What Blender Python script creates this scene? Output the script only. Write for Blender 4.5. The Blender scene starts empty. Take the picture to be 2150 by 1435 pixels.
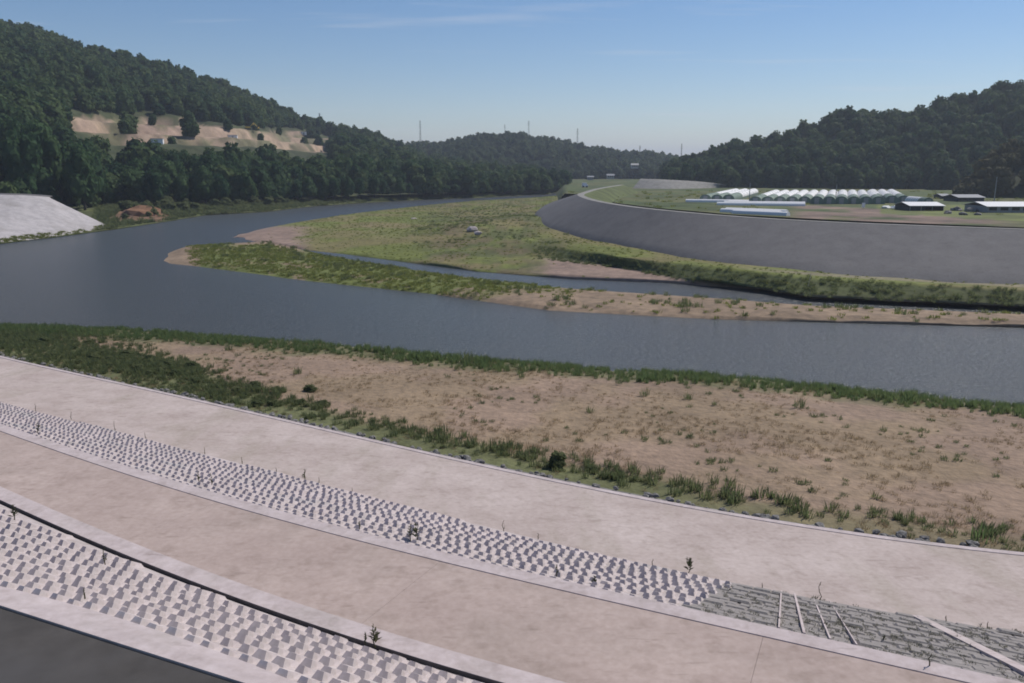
import bpy, math, random
import numpy as np
from mathutils import Vector, Matrix
R = math.radians
rng = np.random.default_rng(7)
random.seed(7)
sc = bpy.context.scene
col = sc.collection

# ------------------------------------------------------------------ camera
F, CX, CY, HOR, HC = 1700.0, 1075.0, 717.5, 350.0, 17.0
PITCH = math.atan((CY - HOR) / F)
cd = bpy.data.cameras.new('camera'); cam = bpy.data.objects.new('camera', cd); col.objects.link(cam)
cd.sensor_width = 36; cd.lens = 36 * F / 2150; cd.clip_end = 20000; cd.clip_start = 0.1
cam.location = (0, 0, HC); cam.rotation_euler = (R(90) - PITCH, 0, 0)
sc.camera = cam
# ------------------------------------------------------------------ light
SUN_EL, SUN_AZ = R(48), R(56)          # azimuth clockwise from +Y (ahead, to the right)
w = bpy.data.worlds.new('World'); sc.world = w; w.use_nodes = True
nt = w.node_tree; nt.nodes.clear()
def N(t, typ, **kw):
    n = t.nodes.new(typ)
    for k, v in kw.items(): setattr(n, k, v)
    return n
sky = N(nt, 'ShaderNodeTexSky', sky_type='NISHITA', sun_disc=False, sun_elevation=SUN_EL, sun_rotation=SUN_AZ)
sky.air_density = 1.0; sky.dust_density = 0.0; sky.ozone_density = 2.0; sky.altitude = 50
bg = N(nt, 'ShaderNodeBackground'); bg.inputs['Strength'].default_value = 0.075
wo = N(nt, 'ShaderNodeOutputWorld')
tc = N(nt, 'ShaderNodeTexCoord')
# thin cirrus: noise on a flat layer high overhead
sx = N(nt, 'ShaderNodeSeparateXYZ'); nt.links.new(tc.outputs['Generated'], sx.inputs[0])
ad = N(nt, 'ShaderNodeMath', operation='MAXIMUM'); nt.links.new(sx.outputs[2], ad.inputs[0]); ad.inputs[1].default_value = 0.02
ad2 = N(nt, 'ShaderNodeMath', operation='ADD'); nt.links.new(ad.outputs[0], ad2.inputs[0]); ad2.inputs[1].default_value = 0.04
dx = N(nt, 'ShaderNodeMath', operation='DIVIDE'); nt.links.new(sx.outputs[0], dx.inputs[0]); nt.links.new(ad2.outputs[0], dx.inputs[1])
dy = N(nt, 'ShaderNodeMath', operation='DIVIDE'); nt.links.new(sx.outputs[1], dy.inputs[0]); nt.links.new(ad2.outputs[0], dy.inputs[1])
cb = N(nt, 'ShaderNodeCombineXYZ'); nt.links.new(dx.outputs[0], cb.inputs[0]); nt.links.new(dy.outputs[0], cb.inputs[1])
mp = N(nt, 'ShaderNodeMapping'); nt.links.new(cb.outputs[0], mp.inputs[0])
mp.inputs['Rotation'].default_value = (0, 0, R(-25)); mp.inputs['Scale'].default_value = (0.35, 1.3, 1); mp.inputs['Location'].default_value = (1.1, -.68, 0)
cn = N(nt, 'ShaderNodeTexNoise'); nt.links.new(mp.outputs[0], cn.inputs['Vector'])
cn.inputs['Scale'].default_value = 0.9; cn.inputs['Detail'].default_value = 6; cn.inputs['Roughness'].default_value = 0.55
cr = N(nt, 'ShaderNodeMapRange'); nt.links.new(cn.outputs[0], cr.inputs[0])
cr.inputs[1].default_value = 0.605; cr.inputs[2].default_value = 0.76; cr.inputs[3].default_value = 0; cr.inputs[4].default_value = 0.38
sat = N(nt, 'ShaderNodeHueSaturation'); sat.inputs['Saturation'].default_value = 1.22; nt.links.new(sky.outputs[0], sat.inputs['Color'])
mx = N(nt, 'ShaderNodeMix', data_type='RGBA'); nt.links.new(cr.outputs[0], mx.inputs['Factor'])
wb = N(nt, 'ShaderNodeMix', data_type='RGBA', blend_type='MULTIPLY'); wb.inputs['Factor'].default_value = 1   # camera white balance
nt.links.new(sat.outputs[0], wb.inputs['A']); wb.inputs['B'].default_value = (1.0, .98, 1.07, 1)
nt.links.new(wb.outputs['Result'], mx.inputs['A']); mx.inputs['B'].default_value = (8, 8.2, 8.9, 1)
nt.links.new(mx.outputs['Result'], bg.inputs['Color']); nt.links.new(bg.outputs[0], wo.inputs['Surface'])
sd = bpy.data.lights.new('sun', 'SUN'); sd.energy = 3.7; sd.angle = R(0.6); sd.color = (1, 0.945, 0.85)
so = bpy.data.objects.new('sun', sd); col.objects.link(so)
sdir = Vector((math.cos(SUN_EL) * math.sin(SUN_AZ), math.cos(SUN_EL) * math.cos(SUN_AZ), math.sin(SUN_EL)))
so.rotation_euler = sdir.to_track_quat('Z', 'Y').to_euler(); so.location = (0, 0, 200)
vs = sc.view_settings
sc.display_settings.display_device = 'sRGB'
vs.view_transform = 'Standard'; vs.look = 'None'; vs.exposure = 0.2; vs.gamma = 1.0; vs.use_curve_mapping = False
sc.cycles.max_bounces = 6; sc.cycles.diffuse_bounces = 2; sc.cycles.glossy_bounces = 2
sc.cycles.transparent_max_bounces = 8; sc.cycles.caustics_reflective = False; sc.cycles.caustics_refractive = False
sc.cycles.pixel_filter_type = 'BLACKMAN_HARRIS'; sc.cycles.filter_width = 1.8

# ------------------------------------------------------------------ maths
cp, sp = math.cos(PITCH), math.sin(PITCH)
def ray(px, py):
    px = np.asarray(px, float); py = np.asarray(py, float)
    a = (px - CX) / F; b = (CY - py) / F
    return np.stack([a, cp + b * sp, -sp + b * cp], -1)
def at(px, py, z):
    d = ray(px, py); t = (np.asarray(z, float) - HC) / d[..., 2]
    p = d * t[..., None]; p[..., 2] += HC
    return p
def atd(px, py, dist):
    d = ray(px, py); t = np.asarray(dist, float) / d[..., 1]
    p = d * t[..., None]; p[..., 2] += HC
    return p
def line(pts):
    pts = np.array(pts, float)
    def f(x):
        x = np.asarray(x, float)
        y = np.interp(x, pts[:, 0], pts[:, 1])
        s0 = (pts[1, 1] - pts[0, 1]) / (pts[1, 0] - pts[0, 0]); s1 = (pts[-1, 1] - pts[-2, 1]) / (pts[-1, 0] - pts[-2, 0])
        y = np.where(x < pts[0, 0], pts[0, 1] + s0 * (x - pts[0, 0]), y)
        return np.where(x > pts[-1, 0], pts[-1, 1] + s1 * (x - pts[-1, 0]), y)
    return f
def smooth(t): t = np.clip(t, 0, 1); return t * t * (3 - 2 * t)
def vnoise(x, y, scale=1.0, seed=0, octaves=3):
    x = np.asarray(x, float) / scale; y = np.asarray(y, float) / scale
    out = np.zeros(np.broadcast(x, y).shape); amp = 1.0; tot = 0
    def h(i, j, s):
        v = np.sin(i * 127.1 + j * 311.7 + s * 74.7) * 43758.5453
        return v - np.floor(v)
    for o in range(octaves):
        xi = np.floor(x); yi = np.floor(y); fx = x - xi; fy = y - yi
        fx = fx * fx * (3 - 2 * fx); fy = fy * fy * (3 - 2 * fy); s = seed + o * 13
        v = (h(xi, yi, s) * (1 - fx) + h(xi + 1, yi, s) * fx) * (1 - fy) + (h(xi, yi + 1, s) * (1 - fx) + h(xi + 1, yi + 1, s) * fx) * fy
        out += amp * v; tot += amp; amp *= 0.5; x = x * 2.03; y = y * 2.03
    return out / tot
def inpoly(x, y, poly):
    poly = np.array(poly, float); x = np.asarray(x, float); y = np.asarray(y, float)
    c = np.zeros(np.broadcast(x, y).shape, bool); j = len(poly) - 1
    for i in range(len(poly)):
        xi, yi = poly[i]; xj, yj = poly[j]
        if yi != yj:
            c ^= ((yi > y) != (yj > y)) & (x < (xj - xi) * (y - yi) / (yj - yi) + xi)
        j = i
    return c

# ------------------------------------------------------------------ materials
MATS = {}
def newmat(name):
    m = bpy.data.materials.new(name); m.use_nodes = True
    t = m.node_tree; b = t.nodes['Principled BSDF']; MATS[name] = m
    b.inputs['Specular IOR Level'].default_value = 0.25
    return m, t, b
def noise_mix(t, c1, c2, scale, lo=0.35, hi=0.65, detail=5, coord='Object', rough=0.6, vscale=None):
    tcn = N(t, 'ShaderNodeTexCoord'); nz = N(t, 'ShaderNodeTexNoise')
    src = tcn.outputs[coord]
    if vscale:
        mpn = N(t, 'ShaderNodeMapping'); mpn.inputs['Scale'].default_value = vscale; t.links.new(src, mpn.inputs[0]); src = mpn.outputs[0]
    t.links.new(src, nz.inputs['Vector'])
    nz.inputs['Scale'].default_value = scale; nz.inputs['Detail'].default_value = detail; nz.inputs['Roughness'].default_value = rough
    mr = N(t, 'ShaderNodeMapRange'); t.links.new(nz.outputs[0], mr.inputs[0]); mr.inputs[1].default_value = lo; mr.inputs[2].default_value = hi
    mxn = N(t, 'ShaderNodeMix', data_type='RGBA'); t.links.new(mr.outputs[0], mxn.inputs['Factor'])
    for k, c in (('A', c1), ('B', c2)):
        if isinstance(c, tuple): mxn.inputs[k].default_value = (*c, 1)
        else: t.links.new(c, mxn.inputs[k])
    return mxn.outputs['Result'], nz
def bump(t, b, scale, strength, dist=0.1, coord='Object'):
    tcn = N(t, 'ShaderNodeTexCoord'); nz = N(t, 'ShaderNodeTexNoise'); t.links.new(tcn.outputs[coord], nz.inputs['Vector'])
    nz.inputs['Scale'].default_value = scale; nz.inputs['Detail'].default_value = 4
    bp = N(t, 'ShaderNodeBump'); bp.inputs['Strength'].default_value = strength; bp.inputs['Distance'].default_value = dist
    t.links.new(nz.outputs[0], bp.inputs['Height']); t.links.new(bp.outputs[0], b.inputs['Normal'])
def mat_noise(name, c1, c2, scale, rough=0.9, bs=0.0, bscale=6, bdist=0.05, c3=None, scale3=0.3, vscale=None, **kw):
    m, t, b = newmat(name)
    o, _ = noise_mix(t, c1, c2, scale, **kw)
    if c3 is not None: o, _ = noise_mix(t, o, c3, scale3, lo=0.5, hi=0.75, vscale=vscale)
    if name.startswith('concrete') or name.endswith('revetment'):      # grain, drips and dirt specks of weathered concrete
        for sc3, lo_, hi_, dk, vs_ in ((5.0, .35, .65, .90, None), (1.1, .52, .70, .86, (1.6, 1.6, .35)), (2.2, .60, .72, .80, (.5, 2.2, 1))):
            gx, _ = noise_mix(t, (1.03, 1.03, 1.03), (dk, dk * .985, dk * .965), sc3, lo=lo_, hi=hi_, detail=7, vscale=vs_)
            mm = N(t, 'ShaderNodeMix', data_type='RGBA', blend_type='MULTIPLY'); mm.inputs['Factor'].default_value = 1
            t.links.new(o, mm.inputs['A']); t.links.new(gx, mm.inputs['B']); o = mm.outputs['Result']
    t.links.new(o, b.inputs['Base Color']); b.inputs['Roughness'].default_value = rough
    if bs: bump(t, b, bscale, bs, bdist)
    return m
def mat_ground(name, var=0.35, scale=1.2, scale2=0.15, bs=0.5, bscale=2.5, bdist=0.15):
    """vertex colour of the ground, broken up by two noises"""
    m, t, b = newmat(name)
    at_ = N(t, 'ShaderNodeAttribute'); at_.attribute_name = 'tint'
    dark = N(t, 'ShaderNodeMix', data_type='RGBA', blend_type='MULTIPLY'); dark.inputs['Factor'].default_value = 1
    t.links.new(at_.outputs['Color'], dark.inputs['A']); dark.inputs['B'].default_value = (1 - var, 1 - var, 1 - var, 1)
    lite = N(t, 'ShaderNodeMix', data_type='RGBA', blend_type='MULTIPLY'); lite.inputs['Factor'].default_value = 1
    t.links.new(at_.outputs['Color'], lite.inputs['A']); lite.inputs['B'].default_value = (1 + var, 1 + var * .9, 1 + var * .8, 1)
    o, _ = noise_mix(t, dark.outputs['Result'], lite.outputs['Result'], scale, lo=0.3, hi=0.7, detail=6)
    d2 = N(t, 'ShaderNodeMix', data_type='RGBA', blend_type='MULTIPLY'); d2.inputs['Factor'].default_value = 1
    t.links.new(o, d2.inputs['A'])
    g, _ = noise_mix(t, (.8, .8, .8), (1.15, 1.15, 1.15), scale2, lo=0.3, hi=0.7, detail=4)
    t.links.new(g, d2.inputs['B'])
    t.links.new(d2.outputs['Result'], b.inputs['Base Color']); b.inputs['Roughness'].default_value = 0.95
    bump(t, b, bscale, bs, bdist)
    return m
def mat_leaf(name, c1, c2, c3, trans=0.25):
    """foliage: colour differs from plant to plant and from leaf clump to leaf clump"""
    m, t, b = newmat(name)
    oi = N(t, 'ShaderNodeObjectInfo')
    mr = N(t, 'ShaderNodeMix', data_type='RGBA'); t.links.new(oi.outputs['Random'], mr.inputs['Factor'])
    mr.inputs['A'].default_value = (*c1, 1); mr.inputs['B'].default_value = (*c2, 1)
    o, _ = noise_mix(t, mr.outputs['Result'], c3, 0.35, lo=0.45, hi=0.75)
    t.links.new(o, b.inputs['Base Color']); b.inputs['Roughness'].default_value = 0.8
    b.inputs['Specular IOR Level'].default_value = 0.15
    if trans:
        tr = N(t, 'ShaderNodeBsdfTranslucent'); t.links.new(o, tr.inputs['Color'])
        ms = N(t, 'ShaderNodeMixShader'); ms.inputs[0].default_value = trans
        t.links.new(b.outputs[0], ms.inputs[1]); t.links.new(tr.outputs[0], ms.inputs[2])
        t.links.new(ms.outputs[0], t.nodes['Material Output'].inputs['Surface'])
    return m
def mat_plain(name, c, rough=0.7, metal=0.0, var=0.15, scale=3.0):
    m = mat_noise(name, tuple(x * (1 - var) for x in c), tuple(min(1, x * (1 + var)) for x in c), scale, rough=rough)
    m.node_tree.nodes['Principled BSDF'].inputs['Metallic'].default_value = metal
    return m
mat_noise('asphalt', (.062, .056, .052), (.085, .077, .072), 1.2, bs=.4, bscale=60, bdist=.01, c3=(.085, .08, .08), scale3=.25)
mat_noise('concrete_kerb', (.45, .38, .375), (.53, .455, .45), 1.5, bs=.2, bscale=20, bdist=.01, c3=(.40, .35, .33), scale3=.4)
mat_noise('concrete_berm', (.38, .298, .268), (.45, .36, .325), .45, bs=.2, bscale=15, bdist=.01, c3=(.325, .26, .23), scale3=.22)
mat_noise('concrete_apron', (.385, .315, .29), (.475, .40, .375), .35, bs=.2, bscale=15, bdist=.01, c3=(.355, .30, .26), scale3=.5, vscale=(1.0, .25, .3))
mat_noise('concrete_block', (.50, .435, .43), (.62, .545, .54), 2.5, bs=.3, bscale=25, bdist=.01, c3=(.42, .40, .40), scale3=.5)
mat_noise('concrete_bed', (.40, .345, .34), (.48, .42, .415), 1.5, bs=.3, bscale=12, bdist=.02, c3=(.33, .29, .27), scale3=.35)
mat_noise('concrete_joint', (.25, .235, .225), (.32, .30, .29), 2.0)
mat_noise('mossy_block', (.215, .195, .185), (.30, .27, .26), 2.2, bs=.5, bscale=9, bdist=.05, c3=(.18, .17, .15), scale3=.6)
mat_noise('gutter', (.09, .085, .085), (.15, .14, .14), 2.0)
mat_noise('dark_revetment', (.115, .110, .112), (.14, .134, .136), .35, bs=.5, bscale=3, bdist=.08, c3=(.16, .152, .15), scale3=.06, vscale=(1, 1, 3))
mat_noise('white_revetment', (.33, .31, .315), (.43, .40, .405), .5, bs=.4, bscale=2.5, bdist=.1, c3=(.28, .26, .25), scale3=.15)
mat_noise('crest_gravel', (.20, .19, .17), (.28, .265, .245), .5)
mat_noise('stone', (.10, .095, .09), (.26, .245, .235), 1.5, bs=.6, bscale=8, bdist=.05)
mat_ground('ground', var=.30, scale=.9)
mat_ground('soil_far', var=.35, scale=.12, scale2=.03, bs=.6, bscale=.4, bdist=.6)
mat_ground('sand', var=.22, scale=1.6, scale2=.13, bs=.8, bscale=2.2, bdist=.18)
mat_leaf('forest', (.030, .070, .030), (.085, .124, .044), (.110, .142, .050), .4)
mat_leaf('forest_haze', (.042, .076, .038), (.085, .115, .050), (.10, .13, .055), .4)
mat_leaf('forest_brown', (.085, .078, .036), (.105, .10, .045), (.07, .085, .036))
mat_leaf('bank_tree', (.028, .070, .030), (.064, .112, .040), (.090, .134, .046), .4)
mat_leaf('reed', (.11, .165, .066), (.15, .19, .075), (.21, .215, .10), .6)
mat_leaf('reed_dark', (.115, .145, .066), (.15, .17, .078), (.21, .195, .10), .6)
mat_leaf('meadow', (.165, .20, .055), (.21, .225, .065), (.25, .22, .085), .55)
mat_leaf('dry', (.34, .25, .16), (.31, .235, .14), (.25, .21, .10), .5)
mat_leaf('weed', (.05, .055, .028), (.075, .075, .035), (.09, .08, .045), .2)
mat_plain('bark', (.06, .05, .04)); mat_plain('film', (.74, .73, .72), .7, var=.06); mat_plain('net_green', (.17, .22, .18), .8)
mat_plain('steel', (.30, .30, .31), .5, .6); mat_plain('dark_steel', (.07, .07, .075), .6, .4); mat_plain('white_paint', (.8, .8, .8), .4, var=.05)
mat_plain('roof_grey', (.30, .30, .31), .7); mat_plain('wall_dark', (.05, .055, .055), .8); mat_plain('wall_pale', (.45, .43, .40), .8)
mat_plain('glass_dark', (.02, .025, .03), .1); mat_plain('rubber', (.02, .02, .02), .9); mat_plain('yellow_paint', (.65, .42, .05), .5)
mat_plain('timber', (.42, .36, .25), .8); mat_plain('red_soil', (.22, .12, .07), .95, scale=.4)
# water: dark, slightly rippled
m, t, b = newmat('water')
b.inputs['Base Color'].default_value = (.080, .085, .088, 1); b.inputs['Roughness'].default_value = .22; b.inputs['IOR'].default_value = 1.33
b.inputs['Specular IOR Level'].default_value = .5
tcn = N(t, 'ShaderNodeTexCoord'); mpn = N(t, 'ShaderNodeMapping'); mpn.inputs['Scale'].default_value = (1, 1.6, 1); t.links.new(tcn.outputs['Object'], mpn.inputs[0])
n1 = N(t, 'ShaderNodeTexNoise'); n1.inputs['Scale'].default_value = 1.6; n1.inputs['Detail'].default_value = 5; n1.inputs['Roughness'].default_value = .65
t.links.new(mpn.outputs[0], n1.inputs['Vector'])
bp = N(t, 'ShaderNodeBump'); bp.inputs['Strength'].default_value = .9; bp.inputs['Distance'].default_value = .35
t.links.new(n1.outputs[0], bp.inputs['Height']); t.links.new(bp.outputs[0], b.inputs['Normal'])

# ------------------------------------------------------------------ object helpers
def tag(o, label=None, cat=None, group=None, kind=None):
    if label: o['label'] = label
    if cat: o['category'] = cat
    if group: o['group'] = group
    if kind: o['kind'] = kind
    return o
def mesh(name, v, f, mat=None, smooth_=False, tint=None):
    me = bpy.data.meshes.new(name)
    v = np.asarray(v, float)
    me.from_pydata([tuple(p) for p in v], [], [tuple(int(i) for i in q) for q in f])
    if mat: me.materials.append(MATS[mat])
    if smooth_: me.polygons.foreach_set('use_smooth', [True] * len(me.polygons))
    if tint is not None:
        a = me.color_attributes.new('tint', 'FLOAT_COLOR', 'POINT')
        c = np.ones((len(v), 4)); c[:, :3] = tint; a.data.foreach_set('color', c.ravel())
    me.update(); return me
def obj(name, me, parent=None, loc=None, rot=None, scale=None):
    o = bpy.data.objects.new(name, me); col.objects.link(o)
    if parent: o.parent = parent
    if loc is not None: o.location = loc
    if rot is not None: o.rotation_euler = rot
    if scale is not None: o.scale = scale
    return o
def empty(name, loc, rz=0.0, s=1.0):
    o = bpy.data.objects.new(name, None); col.objects.link(o); o.location = loc; o.rotation_euler = (0, 0, rz); o.scale = (s, s, s)
    o.empty_display_size = 0.2
    return o
def copy_tree(o, parent=None):
    c = o.copy(); col.objects.link(c); c.parent = parent
    for ch in list(o.children): copy_tree(ch, c)
    return c
class MB:
    """collects shapes for one mesh"""
    def __init__(s): s.v = []; s.f = []
    def add(s, v, f):
        n = len(s.v); s.v += [tuple(p) for p in v]; s.f += [tuple(i + n for i in q) for q in f]; return s
    def box(s, x0, x1, y0, y1, z0, z1, M=None):
        v = [Vector((x, y, z)) for z in (z0, z1) for y in (y0, y1) for x in (x0, x1)]
        if M is not None: v = [M @ p for p in v]
        return s.add(v, [(0, 2, 3, 1), (4, 5, 7, 6), (0, 1, 5, 4), (2, 6, 7, 3), (0, 4, 6, 2), (1, 3, 7, 5)])
    def tube(s, p, q, r0, r1=None, n=6):
        r1 = r0 if r1 is None else r1
        p = Vector(p); q = Vector(q); d = (q - p).normalized(); a = d.orthogonal().normalized(); b_ = d.cross(a)
        v = [c + (a * math.cos(2 * math.pi * k / n) + b_ * math.sin(2 * math.pi * k / n)) * r for c, r in ((p, r0), (q, r1)) for k in range(n)]
        return s.add(v, [(k, (k + 1) % n, n + (k + 1) % n, n + k) for k in range(n)] + [tuple(range(n - 1, -1, -1)), tuple(range(n, 2 * n))])
    def build(s, name, mat, parent=None, smooth_=False, **kw): return obj(name, mesh(name, s.v, s.f, mat, smooth_), parent, **kw)
def grid_faces(nu, nv):
    i = np.arange(nu - 1)[:, None] * nv + np.arange(nv - 1)[None, :]
    return np.stack([i, i + nv, i + nv + 1, i + 1], -1).reshape(-1, 4)
def grid_obj(name, P, mat, tint=None, smooth_=True, kind='structure'):
    nu, nv = P.shape[:2]
    o = obj(name, mesh(name, P.reshape(-1, 3), grid_faces(nu, nv), mat, smooth_, None if tint is None else tint.reshape(-1, 3)))
    return tag(o, kind=kind)
def loft(px, lines, subs, zf=None):
    """columns of photo positions, each line on its own level; returns world grid"""
    rows = []
    L = [at(px, ln(px), z(px) if callable(z) else np.full(len(px), float(z))) for ln, z in lines]
    for k in range(len(L) - 1):
        ts = np.linspace(0, 1, subs[k] + 1)
        if k < len(L) - 2: ts = ts[:-1]
        for tt in ts: rows.append(L[k] * (1 - tt) + L[k + 1] * tt)
    return np.stack(rows, 1)
def project(P):
    q = P - np.array([0, 0, HC]); d = q[..., 1] * cp - q[..., 2] * sp; u = q[..., 1] * sp + q[..., 2] * cp
    return CX + F * q[..., 0] / d, CY - F * u / d
def sample(P, n, dens=None, seed=1):
    """n random points on a world grid (area weighted, then thinned by dens(px, py, x, y))"""
    g = np.random.default_rng(seed)
    a, b_, c, d = P[:-1, :-1], P[1:, :-1], P[1:, 1:], P[:-1, 1:]
    ar = np.linalg.norm(np.cross((c - a), (d - b_)), axis=-1).ravel() / 2
    idx = g.choice(len(ar), n, p=ar / ar.sum())
    u = g.random((n, 1)); v = g.random((n, 1))
    A, B, C, D = [q.reshape(-1, 3)[idx] for q in (a, b_, c, d)]
    pts = A * (1 - u) * (1 - v) + B * u * (1 - v) + C * u * v + D * (1 - u) * v
    if dens is not None:
        qx, qy = project(pts)
        pts = pts[g.random(n) < dens(qx, qy, pts[:, 0], pts[:, 1])]
    return pts
SC_GROUP = {}
def scatter(name, pts, scl, protos, label, cat, seed=3, tilt=0.0):
    """uncountable plants as one 'stuff' object: instances on points"""
    key = tuple(p.name for p in protos)
    if key not in SC_GROUP:
        c = bpy.data.collections.new('source_' + protos[0].name)
        for p in protos: c.objects.link(p)
        g = bpy.data.node_groups.new('scatter_' + protos[0].name, 'GeometryNodeTree'); g.is_modifier = True
        g.interface.new_socket('Geometry', in_out='INPUT', socket_type='NodeSocketGeometry')
        g.interface.new_socket('Geometry', in_out='OUTPUT', socket_type='NodeSocketGeometry')
        gi = N(g, 'NodeGroupInput'); go = N(g, 'NodeGroupOutput')
        ci = N(g, 'GeometryNodeCollectionInfo'); ci.inputs['Collection'].default_value = c
        ci.inputs['Separate Children'].default_value = True; ci.inputs['Reset Children'].default_value = True
        ip = N(g, 'GeometryNodeInstanceOnPoints'); ip.inputs['Pick Instance'].default_value = True
        def na(nm, ty):
            a = N(g, 'GeometryNodeInputNamedAttribute', data_type=ty); a.inputs['Name'].default_value = nm; return a.outputs[0]
        g.links.new(gi.outputs[0], ip.inputs['Points']); g.links.new(ci.outputs[0], ip.inputs['Instance'])
        g.links.new(na('pick', 'INT'), ip.inputs['Instance Index'])
        e2r = N(g, 'FunctionNodeEulerToRotation'); g.links.new(na('turn', 'FLOAT_VECTOR'), e2r.inputs[0]); g.links.new(e2r.outputs[0], ip.inputs['Rotation'])
        g.links.new(na('size', 'FLOAT_VECTOR'), ip.inputs['Scale'])
        g.links.new(ip.outputs[0], go.inputs[0]); SC_GROUP[key] = g
    r = np.random.default_rng(seed); n = len(pts)
    me = bpy.data.meshes.new(name); me.vertices.add(n); me.vertices.foreach_set('co', np.asarray(pts, float).ravel())
    me.attributes.new('pick', 'INT', 'POINT').data.foreach_set('value', r.integers(0, len(protos), n).astype(np.int32))
    tn = np.zeros((n, 3)); tn[:, 2] = r.random(n) * 6.283; tn[:, :2] = r.normal(0, 1, (n, 2)) * tilt
    me.attributes.new('turn', 'FLOAT_VECTOR', 'POINT').data.foreach_set('vector', tn.ravel())
    s = np.asarray(scl, float); s = np.repeat(s[:, None], 3, 1) if s.ndim == 1 else s
    me.attributes.new('size', 'FLOAT_VECTOR', 'POINT').data.foreach_set('vector', s.ravel())
    o = obj(name, me); md = o.modifiers.new('scatter', 'NODES'); md.node_group = SC_GROUP[key]
    return tag(o, label, cat, kind='stuff')

# ------------------------------------------------------------------ plant prototypes (kept out of the scene)
def ico(sub=2):
    import bmesh
    bm = bmesh.new(); bmesh.ops.create_icosphere(bm, subdivisions=sub, radius=1)
    v = np.array([p.co[:] for p in bm.verts]); f = [[q.index for q in p.verts] for p in bm.faces]; bm.free(); return v, f
ICO2, ICO3 = ico(2), ico(3)
def crown_mesh(name, mat, seed, nleaf, lobes=9, hgt=1.0, leaf=.075, taper=.0, low=.12):
    """crown about 1 high and 1 wide, base at z=low: lumpy cores hidden under many leaf-clump faces"""
    r = np.random.default_rng(seed); V = []; Fc = []; n = 0
    cs = []
    for k in range(lobes):
        z = low + .22 + (.95 - low - .40) * ((k + .5) / lobes); a = k * 2.4 + r.random()
        rad = .27 * (1 - taper * (z - .3)) * (0.25 + .75 * r.random())
        if k == lobes - 1: rad *= .25
        cs.append((np.array([rad * math.cos(a), rad * math.sin(a), z]), r.uniform(.17, .26) * (1 - .35 * taper * z * 2)))
    cs.append((np.array([0, 0, low + .38]), .30))
    for c, s in cs:
        v, f = ICO2
        d = v * (s * (.80 + .25 * r.random((len(v), 1)))) * np.array([1, 1, .92]) + c
        V.append(d); Fc += [[i + n for i in q] for q in f]; n += len(d)
    tot = sum(s * s for _, s in cs)
    for c, s in cs:
        m_ = int(nleaf * s * s / tot)
        d = r.normal(size=(m_, 3)); d /= np.linalg.norm(d, axis=1)[:, None]
        d[:, 2] = np.where(d[:, 2] < -.5, -d[:, 2], d[:, 2])
        p = c + d * s * r.uniform(.82, 1.22, (m_, 1))
        nr = d + r.normal(size=(m_, 3)) * .55; nr /= np.linalg.norm(nr, axis=1)[:, None]
        t1 = np.cross(nr, r.normal(size=(m_, 3))); t1 /= np.linalg.norm(t1, axis=1)[:, None]; t2 = np.cross(nr, t1)
        sz = leaf * r.uniform(.5, 1.2, (m_, 1))
        q = np.stack([p - t1 * sz, p + t2 * sz * .7, p + t1 * sz, p - t2 * sz * .7], 1).reshape(-1, 3)
        V.append(q); Fc += [[n + 4 * i, n + 4 * i + 1, n + 4 * i + 2, n + 4 * i + 3] for i in range(m_)]; n += len(q)
    V = np.concatenate(V); V[:, 2] *= hgt
    return mesh(name, V, Fc, mat)
def tuft_mesh(name, mat, seed, blades=26, spread=.35, lean=.5, wid=.03):
    """clump of bent blades about 1 high"""
    r = np.random.default_rng(seed); V = []; Fc = []
    for k in range(blades):
        a = r.random() * 6.283; rr = spread * math.sqrt(r.random()); x, y = rr * math.cos(a), rr * math.sin(a)
        h = r.uniform(.45, 1.0); l = lean * r.random(); a2 = a + r.normal() * .8; ux, uy = math.cos(a2), math.sin(a2); wx, wy = -uy * wid, ux * wid
        n = len(V)
        for tt, ww in ((0, 1), (.55, .8)):
            bx = x + ux * l * h * tt * tt; by = y + uy * l * h * tt * tt
            V += [(bx - wx * ww, by - wy * ww, h * tt), (bx + wx * ww, by + wy * ww, h * tt)]
        V.append((x + ux * l * h, y + uy * l * h, h * (1 - .25 * l)))
        Fc += [(n, n + 1, n + 3, n + 2), (n + 2, n + 3, n + 4)]
    return mesh(name, V, Fc, mat)
def protos(nm, fn, k): return [bpy.data.objects.new(f'{nm}_{"abcdefgh"[i]}', fn(i)) for i in range(k)]
FOREST = protos('forest_crown', lambda i: crown_mesh('forest_crown', 'forest', 20 + i, 420, 9, 1.0, .085, low=-.05), 5)
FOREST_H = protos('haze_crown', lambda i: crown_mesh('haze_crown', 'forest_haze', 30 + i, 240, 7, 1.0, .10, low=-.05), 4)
FOREST_B = protos('brown_crown', lambda i: crown_mesh('brown_crown', 'forest_brown', 40 + i, 420, 9, 1.0, .085, low=-.05), 3)
BUSH = protos('bush_crown', lambda i: crown_mesh('bush_crown', 'reed_dark', 50 + i, 300, 7, .9, .07, low=-.1), 4)
REED = protos('reed_tuft', lambda i: tuft_mesh('reed_tuft', 'reed', 60 + i, 30, .4, .5, .03), 4)
REED_D = protos('dark_tuft', lambda i: tuft_mesh('dark_tuft', 'reed_dark', 70 + i, 34, .5, .7, .035), 4)
MEAD = protos('meadow_tuft', lambda i: tuft_mesh('meadow_tuft', 'meadow', 80 + i, 22, .6, .7, .06), 4)
DRY = protos('dry_tuft', lambda i: tuft_mesh('dry_tuft', 'dry', 90 + i, 20, .55, 1.0, .028), 4)

mat_leaf('moss', (.20, .19, .155), (.25, .235, .19), (.20, .20, .15), .5)
WEEDT = protos('moss_tuft', lambda i: tuft_mesh('moss_tuft', 'moss', 95 + i, 16, .6, 1.0, .07), 3)

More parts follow.
